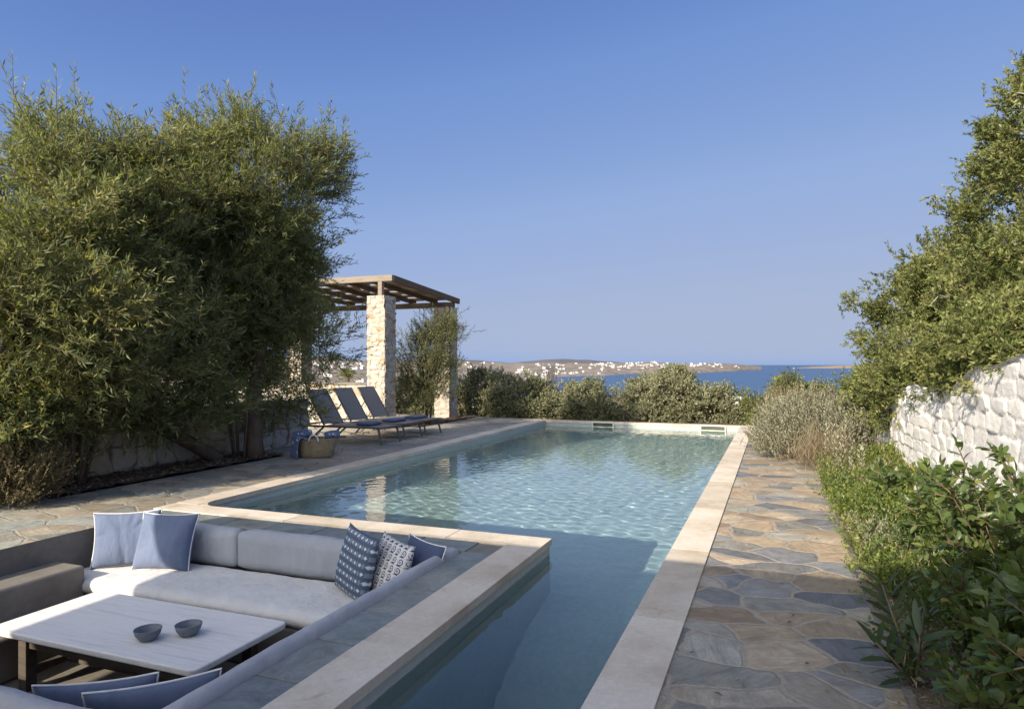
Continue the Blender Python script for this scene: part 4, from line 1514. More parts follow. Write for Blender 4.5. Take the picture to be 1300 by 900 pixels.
def left_tree(label, base, ells, seed, nclump, trunk_specs, shoots=0, leaf=(0.10, 0.0175), tw=12, lv=12, group='tall trees along the left wall', down=0.0):
    rg = np.random.default_rng(seed)
    C0, O0, C, O = tufts(ells, nclump, 9, 0.21, rg, 0.45)
    g1 = grow(rg, C, O, tw, 0.12, 0.36, lv, leaf[0], leaf[1], out=0.8, up=0.65, rnd=0.55, droop=0.14, spread=0.8)
    gs = [g1]
    if shoots:
        # upright shoots that break the outline along the top
        tops = C[np.argsort(-C[:, 2])[:shoots * 4]]
        tops = tops[rg.choice(len(tops), shoots, replace=False)]
        gs.append(grow(rg, tops, np.tile(np.array([[0.15, 0, 1.0]]), (shoots, 1)), 4, 0.12, 0.70, 22, leaf[0], leaf[1], out=1, up=0.7, rnd=0.34, droop=0.10, spread=0.8, bias=0.08))
    tr = MB()
    for pts, rad in trunk_specs:
        tr.tube(pts, rad, 9)
    ends = [Vector(s[0][-1]) for s in trunk_specs]
    pick = C0[rg.choice(len(C0), min(len(C0), 70), replace=False)]
    for p in pick:
        e = min(ends, key=lambda q: (q - Vector(p)).length)
        limbs(tr, e, [p], 0.032, rg, 6, 0.25, 5)
    return plant('leafy_tree', label, 'tree', base, M['willow_leaf'], gs, tr, rg=rg, group=group)


# nearer left tree: many stems from the ground
b1 = (-7.95, 5.75, 0.02)
left_tree('tall many stemmed leafy tree with narrow yellow green leaves at the left edge', b1,
          [(-8.0, 5.2, 2.55, 1.25, 1.4, 1.4), (-8.3, 6.3, 2.75, 1.3, 1.5, 1.65), (-7.95, 5.9, 1.55, 0.85, 1.2, 0.9), (-8.15, 5.2, 1.5, 0.7, 0.9, 0.8),
           (-8.5, 7.2, 3.3, 1.1, 1.1, 1.5), (-7.8, 5.6, 0.95, 0.65, 1.1, 0.7, 2.2), (-8.1, 7.0, 1.5, 0.7, 1.0, 0.8, 2), (-8.05, 7.4, 0.95, 0.5, 0.8, 0.5, 1.5)],
          201, 108, [([(-7.95 + dx, 5.75 + dy, 0.0), (-8.0 + dx * 2.2, 5.75 + dy * 2.5, 0.8), (-8.1 + dx * 4, 5.8 + dy * 5, 1.9)], [0.03, 0.025, 0.018]) for dx, dy in
                     ((0, 0), (0.06, 0.10), (-0.05, 0.12), (0.03, -0.12), (-0.08, -0.06), (0.09, -0.02), (-0.02, 0.2))], shoots=16)
b2 = (-7.78, 8.72, 0.02)
left_tree('tallest dense tree with a thick leaning trunk, between the wall and the basket', b2,
          [(-7.85, 8.9, 3.9, 1.3, 1.4, 1.5), (-8.3, 8.0, 3.8, 1.35, 1.35, 1.4), (-7.65, 9.0, 4.2, 1.05, 1.15, 1.15), (-8.1, 8.9, 2.8, 0.9, 1.1, 1.2), (-8.2, 8.2, 2.3, 1.1, 1.3, 1.2),
           (-7.9, 8.7, 4.5, 1.1, 1.1, 0.95), (-7.35, 9.4, 1.9, 0.8, 0.8, 0.6, 1.0), (-8.1, 7.7, 1.6, 0.8, 0.9, 0.7, 1.6), (-8.0, 9.3, 1.7, 0.7, 0.9, 0.8, 1.8), (-8.0, 9.7, 1.0, 0.42, 0.6, 0.6, 3)],
          202, 132, [([(-7.78, 8.72, 0.0), (-7.80, 8.74, 0.35), (-7.92, 8.85, 0.9), (-7.85, 8.9, 1.6), (-7.9, 8.85, 2.6)], [0.17, 0.13, 0.115, 0.10, 0.08]),
                     ([(-7.95, 8.15, 0.05), (-8.15, 7.75, 0.35), (-8.42, 7.2, 0.72), (-8.7, 6.9, 1.3), (-8.6, 7.2, 2.2)], [0.11, 0.10, 0.09, 0.08, 0.06])] +
          [([(-7.85 + a, 8.45 + b, 0.0), (-7.9 + a * 2, 8.45 + b * 2, 0.7), (-7.95 + a * 3, 8.4 + b * 3, 1.4)], [0.022, 0.018, 0.014]) for a, b in ((0, 0), (0.07, 0.04), (-0.06, 0.07), (0.02, -0.08), (-0.1, 0.02))],
          shoots=16)

# young tree by the pergola pillars
rg = np.random.default_rng(210)
C, O = sample_ell([(-8.15, 15.3, 1.6, 0.72, 0.85, 0.85), (-8.2, 15.1, 0.95, 0.72, 0.8, 0.75), (-8.0, 15.5, 2.3, 0.55, 0.65, 0.55)], 230, rg, 0.25)
tr = MB()
for a, b in ((0, 0), (0.06, 0.05), (-0.05, 0.07), (0.04, -0.06)):
    tr.tube([(-8.2 + a, 15.3 + b, 0.0), (-8.2 + 2 * a, 15.3 + 2 * b, 0.8), (-8.2 + 4 * a, 15.3 + 4 * b, 1.9)], [0.03, 0.024, 0.012], 7)
limbs(tr, (-8.2, 15.3, 0.8), C[:20], 0.015, rg, 5, 0.15, 5)
plant('young_tree', 'slim young tree with dark narrow leaves between the two stone pillars', 'tree', (-8.2, 15.3, 0.02), M['willow_leaf'],
      [grow(rg, C, O, 9, 0.12, 0.28, 9, 0.075, 0.014, out=0.6, up=0.9, rnd=0.5, droop=0.05, bias=-0.05)], tr, rg=rg)

# small dry shrub at the left edge
rg = np.random.default_rng(211)
C, O = sample_ell([(-7.72, 4.85, 0.28, 0.50, 0.55, 0.42)], 260, rg, 0.3, keep=lambda P: P[:, 2] > 0.05)
plant('dry_shrub', 'low tan and olive mounded shrub at the left end of the soil bed', 'shrub', (-7.72, 4.85, 0.03), M['tan_leaf'],
      [grow(rg, C, O, 12, 0.07, 0.17, 10, 0.028, 0.012, out=0.7, up=0.9, rnd=0.4, droop=0.0, bias=-0.1)], rg=rg, twr=(0.003, 0.001))

# olive bushes along the far end of the pool
def bush(label, ells, seed, n, base, leaf=(0.068, 0.028), mat='olive_leaf', name='olive_bush', group='rounded bushes beyond the far pool edge', tw=13, lv=10, up=0.5, bias=0.0):
    rg = np.random.default_rng(seed)
    C0, O0, C, O = tufts(ells, int(n * 0.30), 5, 0.10, rg, 0.62, lambda P: P[:, 2] > -0.5)
    tr = MB()
    for k in range(5):
        a, b = rg.normal(0, 0.12, 2)
        tr.tube([(base[0] + a, base[1] + b, base[2] - 0.2), (base[0] + a * 2.5, base[1] + b * 2.5, base[2] + 0.5)], [0.05, 0.03], 6)
    limbs(tr, (base[0], base[1], base[2] + .3), C[:24], 0.02, rg, 4, 0.1, 5)
    return plant(name, label, 'bush', base, M[mat], [grow(rg, C, O, tw, 0.09, 0.17, lv, leaf[0], leaf[1], out=0.8, up=up, rnd=0.5, droop=0.0, bias=bias)], tr, rg=rg, group=group)


def at(px, Y, z):
    """point on the vertical plane y=Y seen at photo column px"""
    k = (px - 650) / F_PX
    return ((k * CS - SN) / (k * SN + CS) * Y, Y, z)


def ell(px, Y, z, rx, ry, rz):
    p = at(px, Y, z)
    return (p[0], p[1], p[2], rx, ry, rz)


bush('tall grey green olive bush beside the farther stone pillar', [ell(612, 18.9, 0.45, 0.85, 0.6, 0.92), ell(588, 19.0, 0.35, 0.6, 0.6, 0.92), ell(640, 18.8, 0.25, 0.65, 0.55, 0.85)], 301, 300, at(612, 18.9, -0.1))
bush('olive bush seen between the two stone pillars', [ell(520, 20.2, 0.2, 0.9, 0.8, 0.8), ell(548, 20.4, 0.1, 0.7, 0.7, 0.8)], 309, 200, at(530, 20.3, -0.2))
bush('olive bush at the left end of the pool, lower and spreading', [ell(668, 18.65, 0.25, 0.62, 0.5, 0.85), ell(692, 18.8, 0.1, 0.45, 0.5, 0.75)], 302, 210, at(672, 18.7, -0.1))
bush('small round olive bush behind the first skimmer', [ell(742, 18.9, 0.15, 0.8, 0.6, 0.82), ell(724, 19.1, 0.2, 0.5, 0.5, 0.7), ell(766, 18.8, 0.0, 0.42, 0.5, 0.78)], 303, 270, at(742, 18.9, -0.1))
bush('biggest olive bush standing out before the blue sea', [ell(845, 19.2, 0.4, 1.05, 0.85, 0.93), ell(812, 19.4, 0.2, 0.6, 0.7, 0.9), ell(868, 19.1, 0.25, 0.8, 0.7, 0.9)], 304, 360, at(845, 19.2, -0.1))
bush('low olive bush joined to the right of the biggest one', [ell(903, 19.0, 0.02, 0.62, 0.6, 0.75), ell(925, 19.2, -0.1, 0.38, 0.5, 0.62)], 305, 170, at(905, 19.0, -0.1))
bush('green bush rising behind the silver grey mound', [ell(1010, 18.6, 0.30, 1.0, 0.9, 0.78), ell(965, 18.9, 0.0, 0.6, 0.7, 0.8), ell(1050, 18.2, 0.25, 0.9, 0.9, 0.72)], 306, 330, at(1005, 18.7, -0.1), mat='lentisk_leaf', bias=-0.05)
rg = np.random.default_rng(307)
C = np.array([at(690, 21.5, -0.3)] * 26) + rg.normal(0, 0.28, (26, 3)) * np.array([1, 1, 0.5])
plant('reed_clump', 'straw coloured reed clump between the olive bushes', 'reeds', at(690, 21.5, -0.5), M['straw'],
      [grow(rg, C, np.tile([[0, 0, 1.0]], (26, 1)), 6, 0.08, 1.25, 14, 0.22, 0.02, out=1, up=1, rnd=0.25, droop=0.12, spread=0.5)], rg=rg)

# silver grey mound on the path and the dry grasses around it
rg = np.random.default_rng(320)
C, O = sample_ell([(0.55, 12.6, 0.25, 0.85, 1.25, 0.68), (0.15, 12.2, 0.1, 0.5, 0.9, 0.48), (1.0, 11.9, 0.25, 0.55, 0.9, 0.62)], 520, rg, 0.45, keep=lambda P: P[:, 2] > 0.02)
plant('silver_shrub', 'silver grey mounded shrub spilling over the far end of the path', 'shrub', (0.5, 12.4, 0.0), M['grey_leaf'],
      [grow(rg, C, O, 14, 0.09, 0.22, 11, 0.040, 0.013, out=0.55, up=1.0, rnd=0.35, droop=0.0, spread=0.55)], rg=rg, twr=(0.003, 0.001))
rg = np.random.default_rng(321)
C = np.stack([rg.uniform(-0.1, 0.95, 60), rg.uniform(13.4, 14.6, 60), rg.uniform(0.0, 0.45, 60)], -1)
plant('dry_grass_tuft', 'pinkish dry grass rising behind the silver grey mound', 'grass tuft', (0.4, 14.0, 0.0), M['straw'],
      [grow(rg, C, np.tile([[-0.1, 0, 1.0]], (60, 1)), 10, 0.1, 0.62, 5, 0.20, 0.006, out=0.6, up=0.8, rnd=0.28, droop=0.05, spread=0.35)], rg=rg, twr=(0.002, 0.001))
rg = np.random.default_rng(322)
C = np.stack([rg.uniform(0.35, 0.95, 46), rg.uniform(10.5, 11.4, 46), rg.uniform(0.0, 0.12, 46)], -1)
plant('dry_grass_tuft', 'low brown dry grass at the foot of the silver grey mound', 'grass tuft', (0.65, 10.9, 0.0), M['straw'],
      [grow(rg, C, np.tile([[-0.2, -0.2, 1.0]], (46, 1)), 9, 0.08, 0.36, 5, 0.16, 0.005, out=0.6, up=0.7, rnd=0.4, droop=0.1, spread=0.4)], rg=rg, twr=(0.002, 0.001))
rg = np.random.default_rng(323)
C = np.stack([rg.uniform(0.60, 0.92, 9), rg.uniform(9.2, 10.2, 9), np.full(9, 0.02)], -1)
plant('silver_stalks', 'upright silvery leaf stalks in front of the dry grass', 'plant', (0.75, 9.8, 0.0), M['grey_leaf'],
      [grow(rg, C, np.tile([[0, 0, 1.0]], (9, 1)), 2, 0.05, 0.62, 34, 0.055, 0.014, out=1, up=1.2, rnd=0.13, droop=0.0, spread=0.8, bias=0.1)], rg=rg, twr=(0.005, 0.003))

# ------------------------------------------------------------------ white retaining wall, bank and the big lentisk on it
def m_limewash():
    t = NT('whitewashed_rubble')
    ed = t.n('Attribute', attribute_name='edge')
    ce = t.n('Attribute', attribute_name='cell')
    v = t.coord()
    a = t.noise(v, 4, 7, 0.7)
    f = t.noise(v, 26, 7, 0.75)
    col = t.ramp(a.outputs[0], [(0.3, (0.60, 0.585, 0.55)), (0.5, (0.70, 0.69, 0.665)), (0.7, (0.75, 0.74, 0.72))])
    col = t.mix(0.18, col, t.ramp(ce.outputs['Fac'], [(0.0, 0.6), (1.0, 1.1)]), 'MULTIPLY')
    # chipped limewash and dirt in the joints
    jn = t.math('ADD', ed.outputs['Fac'], t.math('MULTIPLY_ADD', f.outputs[0], 0.5, -0.27))
    col = t.mix(t.ramp(jn, [(0.02, 0.55), (0.09, 0.0)]), col, (0.20, 0.185, 0.16))
    col = t.mix(t.ramp(t.noise(v, 7.3, 8, 0.8).outputs[0], [(0.60, 0.0), (0.70, 0.55)]), col, (0.34, 0.31, 0.26))
    return t.done(col, 0.92, t.bump(f.outputs[0], 0.7, 0.018), 0.15)


M['white_rubble'] = m_limewash()
ww = thing('retaining_wall', 'whitewashed rough stone retaining wall rising to the right', 'wall', (1.5, 8, 0))
lo = np.array((1.5, 8.0, 0.0))
A0, A1 = np.array((1.42, 13.3, 0.0)), np.array((1.85, 2.0, 0.0))
ud = unit(A1 - A0)
WL = float(np.linalg.norm(A1 - A0))
wall_top = lambda s: 0.80 + 0.80 * min(1.0, max(0.0, s / 8.0)) + 0.05 * math.sin(s * 2.1) + 0.03 * math.sin(s * 5.3)
nrm = np.array((-abs(ud[1]), -ud[0] * 0, 0)); nrm = np.array((ud[1], -ud[0], 0.0)); nrm = nrm if nrm[0] < 0 else -nrm
pan = [stone_panel(A0 - lo, ud, (0, 0, 1), WL, 1.6, nrm, 0.36, 0.145, 0.016, 0.018, 60, wall_top, bulge=0.03)]
ts = np.linspace(0, WL, 120)
caps = []
for i in range(119):
    pa, pb = A0 + ud * ts[i] - lo, A0 + ud * ts[i + 1] - lo
    za, zb = wall_top(ts[i]), wall_top(ts[i + 1])
    caps.append([pa + nrm * 0.03 + (0, 0, za), pb + nrm * 0.03 + (0, 0, zb), pb - nrm * 0.45 + (0, 0, zb - .10), pa - nrm * 0.45 + (0, 0, za - .10)])
caps.append([A0 - lo + nrm * 0.02, A0 - lo - nrm * 0.45, A0 - lo - nrm * 0.45 + (0, 0, wall_top(0)), A0 - lo + nrm * 0.02 + (0, 0, wall_top(0))])
stone_object('wall_stones', pan, M['white_rubble'], ww, caps)

xs = np.linspace(0.3, 8.0, 16)
V = []
ts2 = np.linspace(-0.0, WL + 6, 60)
for tt in ts2:
    for k in xs:
        p = A0 + ud * tt - nrm * k
        V.append((p[0], p[1], wall_top(min(tt, WL)) - 0.22 + 0.17 * k * 0.8 + 0.05 * math.sin(3 * k + tt * 1.7)))
n = len(xs)
Fs = [(j * n + i, j * n + i + 1, (j + 1) * n + i + 1, (j + 1) * n + i) for j in range(len(ts2) - 1) for i in range(n - 1)]
tag(link('bank', np_mesh('bank', V, Fs), M['dry_soil'], smooth=True), kind='structure')
sheet('bank_foot', [(2.0, 9.0, 13.2, 18.0)], -0.02, M['dry_soil'])

rg = np.random.default_rng(400)
ELL = [(2.25, 12.5, 1.55, 0.95, 1.1, 1.1), (2.35, 12.0, 2.25, 0.85, 1.0, 1.05), (2.6, 11.6, 2.05, 1.15, 1.2, 1.35), (2.85, 11.0, 3.0, 1.0, 1.1, 1.25), (3.0, 10.6, 2.55, 1.25, 1.3, 1.6),
       (3.2, 9.9, 3.2, 1.25, 1.3, 1.6), (3.4, 8.9, 3.4, 1.2, 1.3, 1.85), (2.5, 10.2, 1.75, 0.9, 1.4, 0.75), (2.7, 8.6, 2.2, 0.9, 1.3, 0.8),
       (1.60, 12.2, 0.95, 0.33, 0.9, 0.36, 10), (1.64, 11.1, 1.08, 0.36, 0.9, 0.42, 10), (1.68, 9.9, 1.26, 0.38, 0.9, 0.40, 10), (1.80, 8.7, 1.5, 0.38, 0.8, 0.34, 7), (1.85, 7.6, 1.68, 0.38, 0.8, 0.34, 9), (2.0, 6.7, 1.80, 0.32, 0.7, 0.28, 6),
       (3.6, 7.8, 3.2, 1.3, 1.2, 1.8), (3.1, 7.4, 2.4, 1.1, 1.1, 1.0)]
C0, O0, C, O = tufts(ELL, 330, 8, 0.13, rg, 0.66)
tr = MB()
for k in range(7):
    a = rg.uniform(-0.7, 0.7); b = rg.uniform(-2, 2)
    tr.tube([(3.3 + a * .3, 10.0 + b * .4, 1.2), (3.2 + a * .6, 10.0 + b * .8, 2.0), (3.1 + a, 10.0 + b, 2.9)], [0.09, 0.07, 0.04], 7)
limbs(tr, (3.3, 9.8, 1.9), C0[:60], 0.03, rg, 5, 0.2, 5)
lent = plant('lentisk_tree', 'huge sloping evergreen with small leaves growing over the white wall', 'tree', (3.2, 10.0, 1.2), M['lentisk_leaf'],
             [grow(rg, C, O, 13, 0.075, 0.13, 11, 0.052, 0.021, out=0.8, up=0.45, rnd=0.6, droop=0.0, spread=0.95)], tr, rg=rg, twr=(0.003, 0.0015))
# bare bleached twigs poking out of it
S = C[C[:, 2] > 2.0]
S = S[rg.choice(len(S), 34, replace=False)]
So = unit(S - np.array((3.2, 10.0, 2.5)))
A, B = [], []
for p, o in zip(S, So):
    d = unit(o * 0.6 + np.array([-0.5, -0.3, 0.35]) + rg.normal(0, 0.3, 3))
    q = p + d * rg.uniform(0.25, 0.5)
    A.append(p); B.append(q)
    for k in range(3):
        s = p + (q - p) * rg.uniform(0.4, 0.9)
        A.append(s); B.append(s + unit(d + rg.normal(0, 0.6, 3)) * rg.uniform(0.12, 0.3))
A, B = np.array(A), np.array(B)
tw_ = [c for c in lent.children if c.name.startswith('twigs')][0]
_b = bmesh.new(); _b.from_mesh(tw_.data); _n0 = len(_b.faces)
_tm = sticks_mesh('dead', A - np.array((3.2, 10.0, 1.2)), B - np.array((3.2, 10.0, 1.2)), np.full(len(A), 0.007), np.full(len(A), 0.003))
_b.from_mesh(_tm)
_b.faces.ensure_lookup_table()
for _f in _b.faces[_n0:]: _f.material_index = 1
_b.to_mesh(tw_.data); _b.free()
bpy.data.meshes.remove(_tm)
tw_.data.materials.append(M['dead_twig'])

# ------------------------------------------------------------------ right hand planting
def cover(name, label, n, xr, yr, hgt, seed, mat, leaf, tw=9, lv=9, tl=0.13, up=0.3, dens=None, rnd=0.6, bias=0.0, spread=0.9):
    rg = np.random.default_rng(seed)
    C = np.stack([rg.uniform(*xr, n), rg.uniform(*yr, n), np.zeros(n)], -1)
    mound = 0.5 + 0.5 * np.clip(vnoise(C[:, 0] * 3.2, C[:, 1] * 2.1, seed) * 0.8, -1, 1)
    C[:, 2] = 0.02 + hgt * rg.uniform(0.1, 1, n) ** 0.7 * mound + 0.12 * np.clip(C[:, 0] - 0.7, 0, 1)
    if dens is not None: C = C[rg.uniform(0, 1, n) < dens(C, mound)]
    O = np.tile([[-0.15, -0.15, 1.0]], (len(C), 1))
    g = grow(rg, C, O, tw, 0.06, tl, lv, leaf[0], leaf[1], out=0.6, up=up, rnd=rnd, droop=0.0, spread=spread, bias=bias)
    o = link(name, leaf_mesh(name, *g[0], rg), M[mat])
    return tag(o, label, kind='stuff')


cover('ground_cover', 'low bright green ground cover beside the path', 1250, (0.60, 1.65), (4.7, 10.6), 0.26, 420, 'cover_leaf', (0.030, 0.016),
      dens=lambda C, m: np.clip(0.25 + (C[:, 1] - 4.6) * 0.5, 0.2, 1) * (0.35 + 0.75 * m))
cover('dry_weeds', 'dry straw coloured weeds among the ground cover', 210, (0.58, 1.6), (3.0, 10.4), 0.18, 421, 'straw', (0.05, 0.006), tw=6, lv=6, tl=0.17, up=0.8, spread=0.5)
cover('dark_weeds', 'darker green weeds among the ground cover', 330, (0.62, 1.6), (3.2, 9.0), 0.24, 422, 'glossy_leaf', (0.045, 0.020), tw=6, lv=8, tl=0.15, up=0.5)
# fallen leaves and bits on the bare soil of both beds
rg = np.random.default_rng(423)
n = 2600
P = np.concatenate([np.stack([rg.uniform(0.58, 1.3, n), rg.uniform(2.3, 6.5, n), np.full(n, 0.026)], -1), np.stack([rg.uniform(-8.35, -7.5, n), rg.uniform(4.2, 9.2, n), np.full(n, 0.06)], -1)])
D = np.concatenate([rg.normal(0, 1, (2 * n, 2)), rg.normal(0.1, 0.18, (2 * n, 1))], -1)
o = link('leaf_litter', leaf_mesh('leaf_litter', P, D, rg.uniform(0.02, 0.06, 2 * n), rg.uniform(0.006, 0.016, 2 * n), rg.uniform(0, 1, 2 * n), rg, nrm=np.tile([[0, 0, 1.0]], (2 * n, 1))), M['straw'])
tag(o, 'fallen dry leaves and twigs on the soil', kind='stuff')


n = 150
P = np.concatenate([np.stack([rg.uniform(-0.45, 0.56, n), 1.8 + 9 * rg.uniform(0, 1, n) ** 1.3, np.full(n, 0.012)], -1), np.stack([rg.uniform(-7.5, -6.1, n), rg.uniform(5.4, 11, n), np.full(n, 0.012)], -1)])
P[:n, 0] = 0.56 - 1.0 * rg.uniform(0, 1, n) ** 2.2
D = np.concatenate([rg.normal(0, 1, (2 * n, 2)), np.abs(rg.normal(0.0, 0.12, (2 * n, 1)))], -1)
o = link('fallen_leaves', leaf_mesh('fallen_leaves', P, D, rg.uniform(0.02, 0.055, 2 * n), rg.uniform(0.007, 0.016, 2 * n), rg.uniform(0, 0.8, 2 * n), rg, nrm=np.tile([[0, 0, 1.0]], (2 * n, 1))), M['tan_leaf'])
tag(o, 'scattered fallen leaves on the paving', kind='stuff')


def glossy_shrub(label, base, stems, seed, leaf=(0.068, 0.036), group='glossy leaved shrubs before the white wall'):
    rg = np.random.default_rng(seed)
    P, D, L, W, rr, A, B, Nn = [], [], [], [], [], [], [], []
    for (dx, dy, dz), nl, ln in stems:
        for rep in range(1):
            o = np.array(base) + rg.normal(0, 0.05, 3) * np.array([1, 1, 0])
            tip = np.array(base) + np.array([dx, dy, dz])
            mid = (o + tip) / 2 + np.array([0, 0, 0.12]) + rg.normal(0, 0.05, 3)
            tt = np.linspace(0, 1, 7)
            pts = [(1 - t) ** 2 * o + 2 * t * (1 - t) * mid + t * t * tip for t in tt]
            for a, b in zip(pts[:-1], pts[1:]):
                A.append(a); B.append(b)
            # side shoots with leaves
            for k in range(nl):
                t = rg.uniform(0.25, 1.0)
                p = (1 - t) ** 2 * o + 2 * t * (1 - t) * mid + t * t * tip
                ax = unit(2 * (1 - t) * (mid - o) + 2 * t * (tip - mid))
                sd = unit(ax * 0.7 + rg.normal(0, 0.55, 3) + np.array([0, 0, 0.25]))
                sl = ln * rg.uniform(0.5, 1.2)
                q = p + sd * sl
                A.append(p); B.append(q)
                m = int(rg.integers(7, 12))
                for j in range(m):
                    u = (j + 0.6) / m
                    pp = p + (q - p) * u
                    perp = unit(np.cross(sd, rg.normal(0, 1, 3)))
                    P.append(pp); D.append(unit(sd * (0.35 + 0.5 * u) + perp * (0.9 - 0.35 * u) + np.array([0, 0, 0.12])))
                    L.append(leaf[0] * rg.uniform(0.65, 1.2)); W.append(leaf[1] * rg.uniform(0.75, 1.15))
                    rr.append(np.clip(rg.normal(0.48, 0.2), 0, 0.96) if rg.uniform() > 0.012 else 1.0)
                    Nn.append((0.0, -0.15, 1.0))
    g = ((np.array(P), np.array(D), np.array(L), np.array(W), np.array(rr)), (np.array(A), np.array(B)))
    return plant('glossy_shrub', label, 'shrub', base, M['glossy_leaf'], [g], rg=rg, fancy=True, curl=0.18, group=group, crown='leaves', nrm=np.array(Nn), twr=(0.005, 0.003))


def stems(n, rx, ry, rz, seed, nl=9, ln=0.16, off=(0, 0, 0)):
    rg = np.random.default_rng(seed)
    out = []
    for k in range(n):
        a = rg.uniform(0, 6.28)
        r = rg.uniform(0.35, 1.0)
        out.append(((off[0] + rx * r * math.cos(a), off[1] + ry * r * math.sin(a), rz * rg.uniform(0.45, 1.0) * (1.15 - 0.4 * r) + off[2]), nl, ln))
    return out


glossy_shrub('glossy shrub filling the near right corner in deep shade', (0.98, 2.95, 0.0), stems(30, 0.36, 0.62, 0.62, 1, 12), 501)
glossy_shrub('shaded glossy shrub behind the oleander shoot, reaching towards the path', (1.10, 3.75, 0.0), stems(26, 0.36, 0.5, 0.58, 5, 12), 505)
glossy_shrub('glossy shrub with tall shoots before the white wall at the right edge', (1.32, 4.5, 0.0), stems(30, 0.44, 0.7, 1.16, 2, 11), 502)
glossy_shrub('glossy yellow green shrub spreading low towards the path', (1.15, 5.5, 0.0), stems(22, 0.42, 0.6, 0.66, 3, 10, 0.15), 503)
glossy_shrub('small glossy shrub at the foot of the white wall', (1.2, 7.0, 0.0), stems(16, 0.38, 0.6, 0.62, 4, 9, 0.14), 504)
rg = np.random.default_rng(512)
C = np.stack([rg.uniform(0.62, 0.92, 26), rg.uniform(5.7, 6.5, 26), rg.uniform(0.02, 0.12, 26)], -1)
plant('silver_herb', 'small silvery herb cushion in the ground cover at the path edge', 'plant', (0.77, 6.1, 0.0), M['grey_leaf'],
      [grow(rg, C, np.tile([[0, 0, 1.0]], (26, 1)), 8, 0.05, 0.15, 10, 0.032, 0.008, out=0.7, up=0.6, rnd=0.5, droop=0.0, spread=0.7)], rg=rg, twr=(0.002, 0.001))


def oleander(label, base, seed, specs):
    rg = np.random.default_rng(seed)
    P, D, L, W, rr, A, B = [], [], [], [], [], [], []
    for tip, n in specs:
        o = np.array(base); tp = o + np.array(tip)
        A.append(o); B.append(tp)
        ax = unit(tp - o)
        for k in range(n):
            t = 0.15 + 0.85 * k / (n - 1)
            a = k * 2.1
            perp = unit(np.cross(ax, np.array([math.cos(a), math.sin(a), 0.2])))
            P.append(o + (tp - o) * t); D.append(unit(ax * (0.35 + 0.5 * t) + perp * 0.8))
            L.append(0.16 * rg.uniform(0.75, 1.1)); W.append(0.036 * rg.uniform(0.85, 1.1)); rr.append(rg.uniform(0, 1))
    g = ((np.array(P), np.array(D), np.array(L), np.array(W), np.array(rr)), (np.array(A), np.array(B)))
    t = thing('oleander', label, 'plant', base)
    b = np.array(base)
    link('leaves', leaf_mesh('leaves', g[0][0] - b, g[0][1], g[0][2], g[0][3], g[0][4], rg, fancy=True, curl=0.12, nrm=np.tile([[0.0, -0.2, 1.0]], (len(P), 1))), M['oleander_leaf'], t)
    for a, c in zip(A, B):
        MB().tube([a - b, (a + c) / 2 - b + np.array([0, 0, 0.015]), c - b], [0.007, 0.006, 0.004], 7).build('stem', M['twig'], t, smooth=True)


oleander('dark oleander shoot with long pointed leaves leaning over the path edge', (0.61, 3.62, 0.0), 510,
         [((-0.12, 0.16, 0.42), 26), ((-0.17, -0.02, 0.20), 13), ((0.0, -0.08, 0.27), 13), ((0.05, 0.12, 0.34), 15)])

# ------------------------------------------------------------------ houses across the bay and other far things
M['far_white'] = m_mottled('far_white_plaster', (0.60, 0.59, 0.58), (0.70, 0.69, 0.68), 0.3, 0.9, 2, 0.1, 0.01)
M['far_window'] = m_mottled('far_dark_window', (0.05, 0.06, 0.08), (0.09, 0.10, 0.12), 1.0, 0.4, 5, 0.05, 0.01)


def house_mesh(kind):
    mb = MB()
    if kind == 0:
        mb.box(-6, 6, -4, 4, -4, 4).box(-6, 0, -3.6, 3.8, 4, 7)
        w = [(-4.5, -3.3, 1, 2.6), (-1.5, -0.3, 1, 2.6), (2, 3.4, 0.2, 2.6), (-4, -2.6, 4.8, 6.2)]
    elif kind == 1:
        mb.box(-9, 9, -4, 4, -4, 3.4).box(3, 8, -3.5, 3.5, 3.4, 6.4)
        w = [(-7, -5.6, 0.8, 2.4), (-3, -1.6, 0.8, 2.4), (1, 2.4, 0.1, 2.4), (5, 6.2, 4.2, 5.6)]
    else:
        mb.box(-4, 4, -4, 4, -4, 6.4)
        w = [(-2.6, -1.4, 0.8, 2.4), (1, 2.2, 0.8, 2.4), (-2.6, -1.4, 4, 5.4), (1, 2.2, 4, 5.4)]
    for a, b, c, d in w: mb.box(a, b, -4.12, -3.55, c, d)
    me = bpy.data.meshes.new('far_house')
    me.from_pydata(mb.v, [], mb.f)
    me.materials.append(M['far_white']); me.materials.append(M['far_window'])
    nw = len(w)
    for i, p in enumerate(me.polygons):
        if i >= len(me.polygons) - nw * 6: p.material_index = 1
    me.update()
    return me


HM = [house_mesh(k) for k in range(3)]


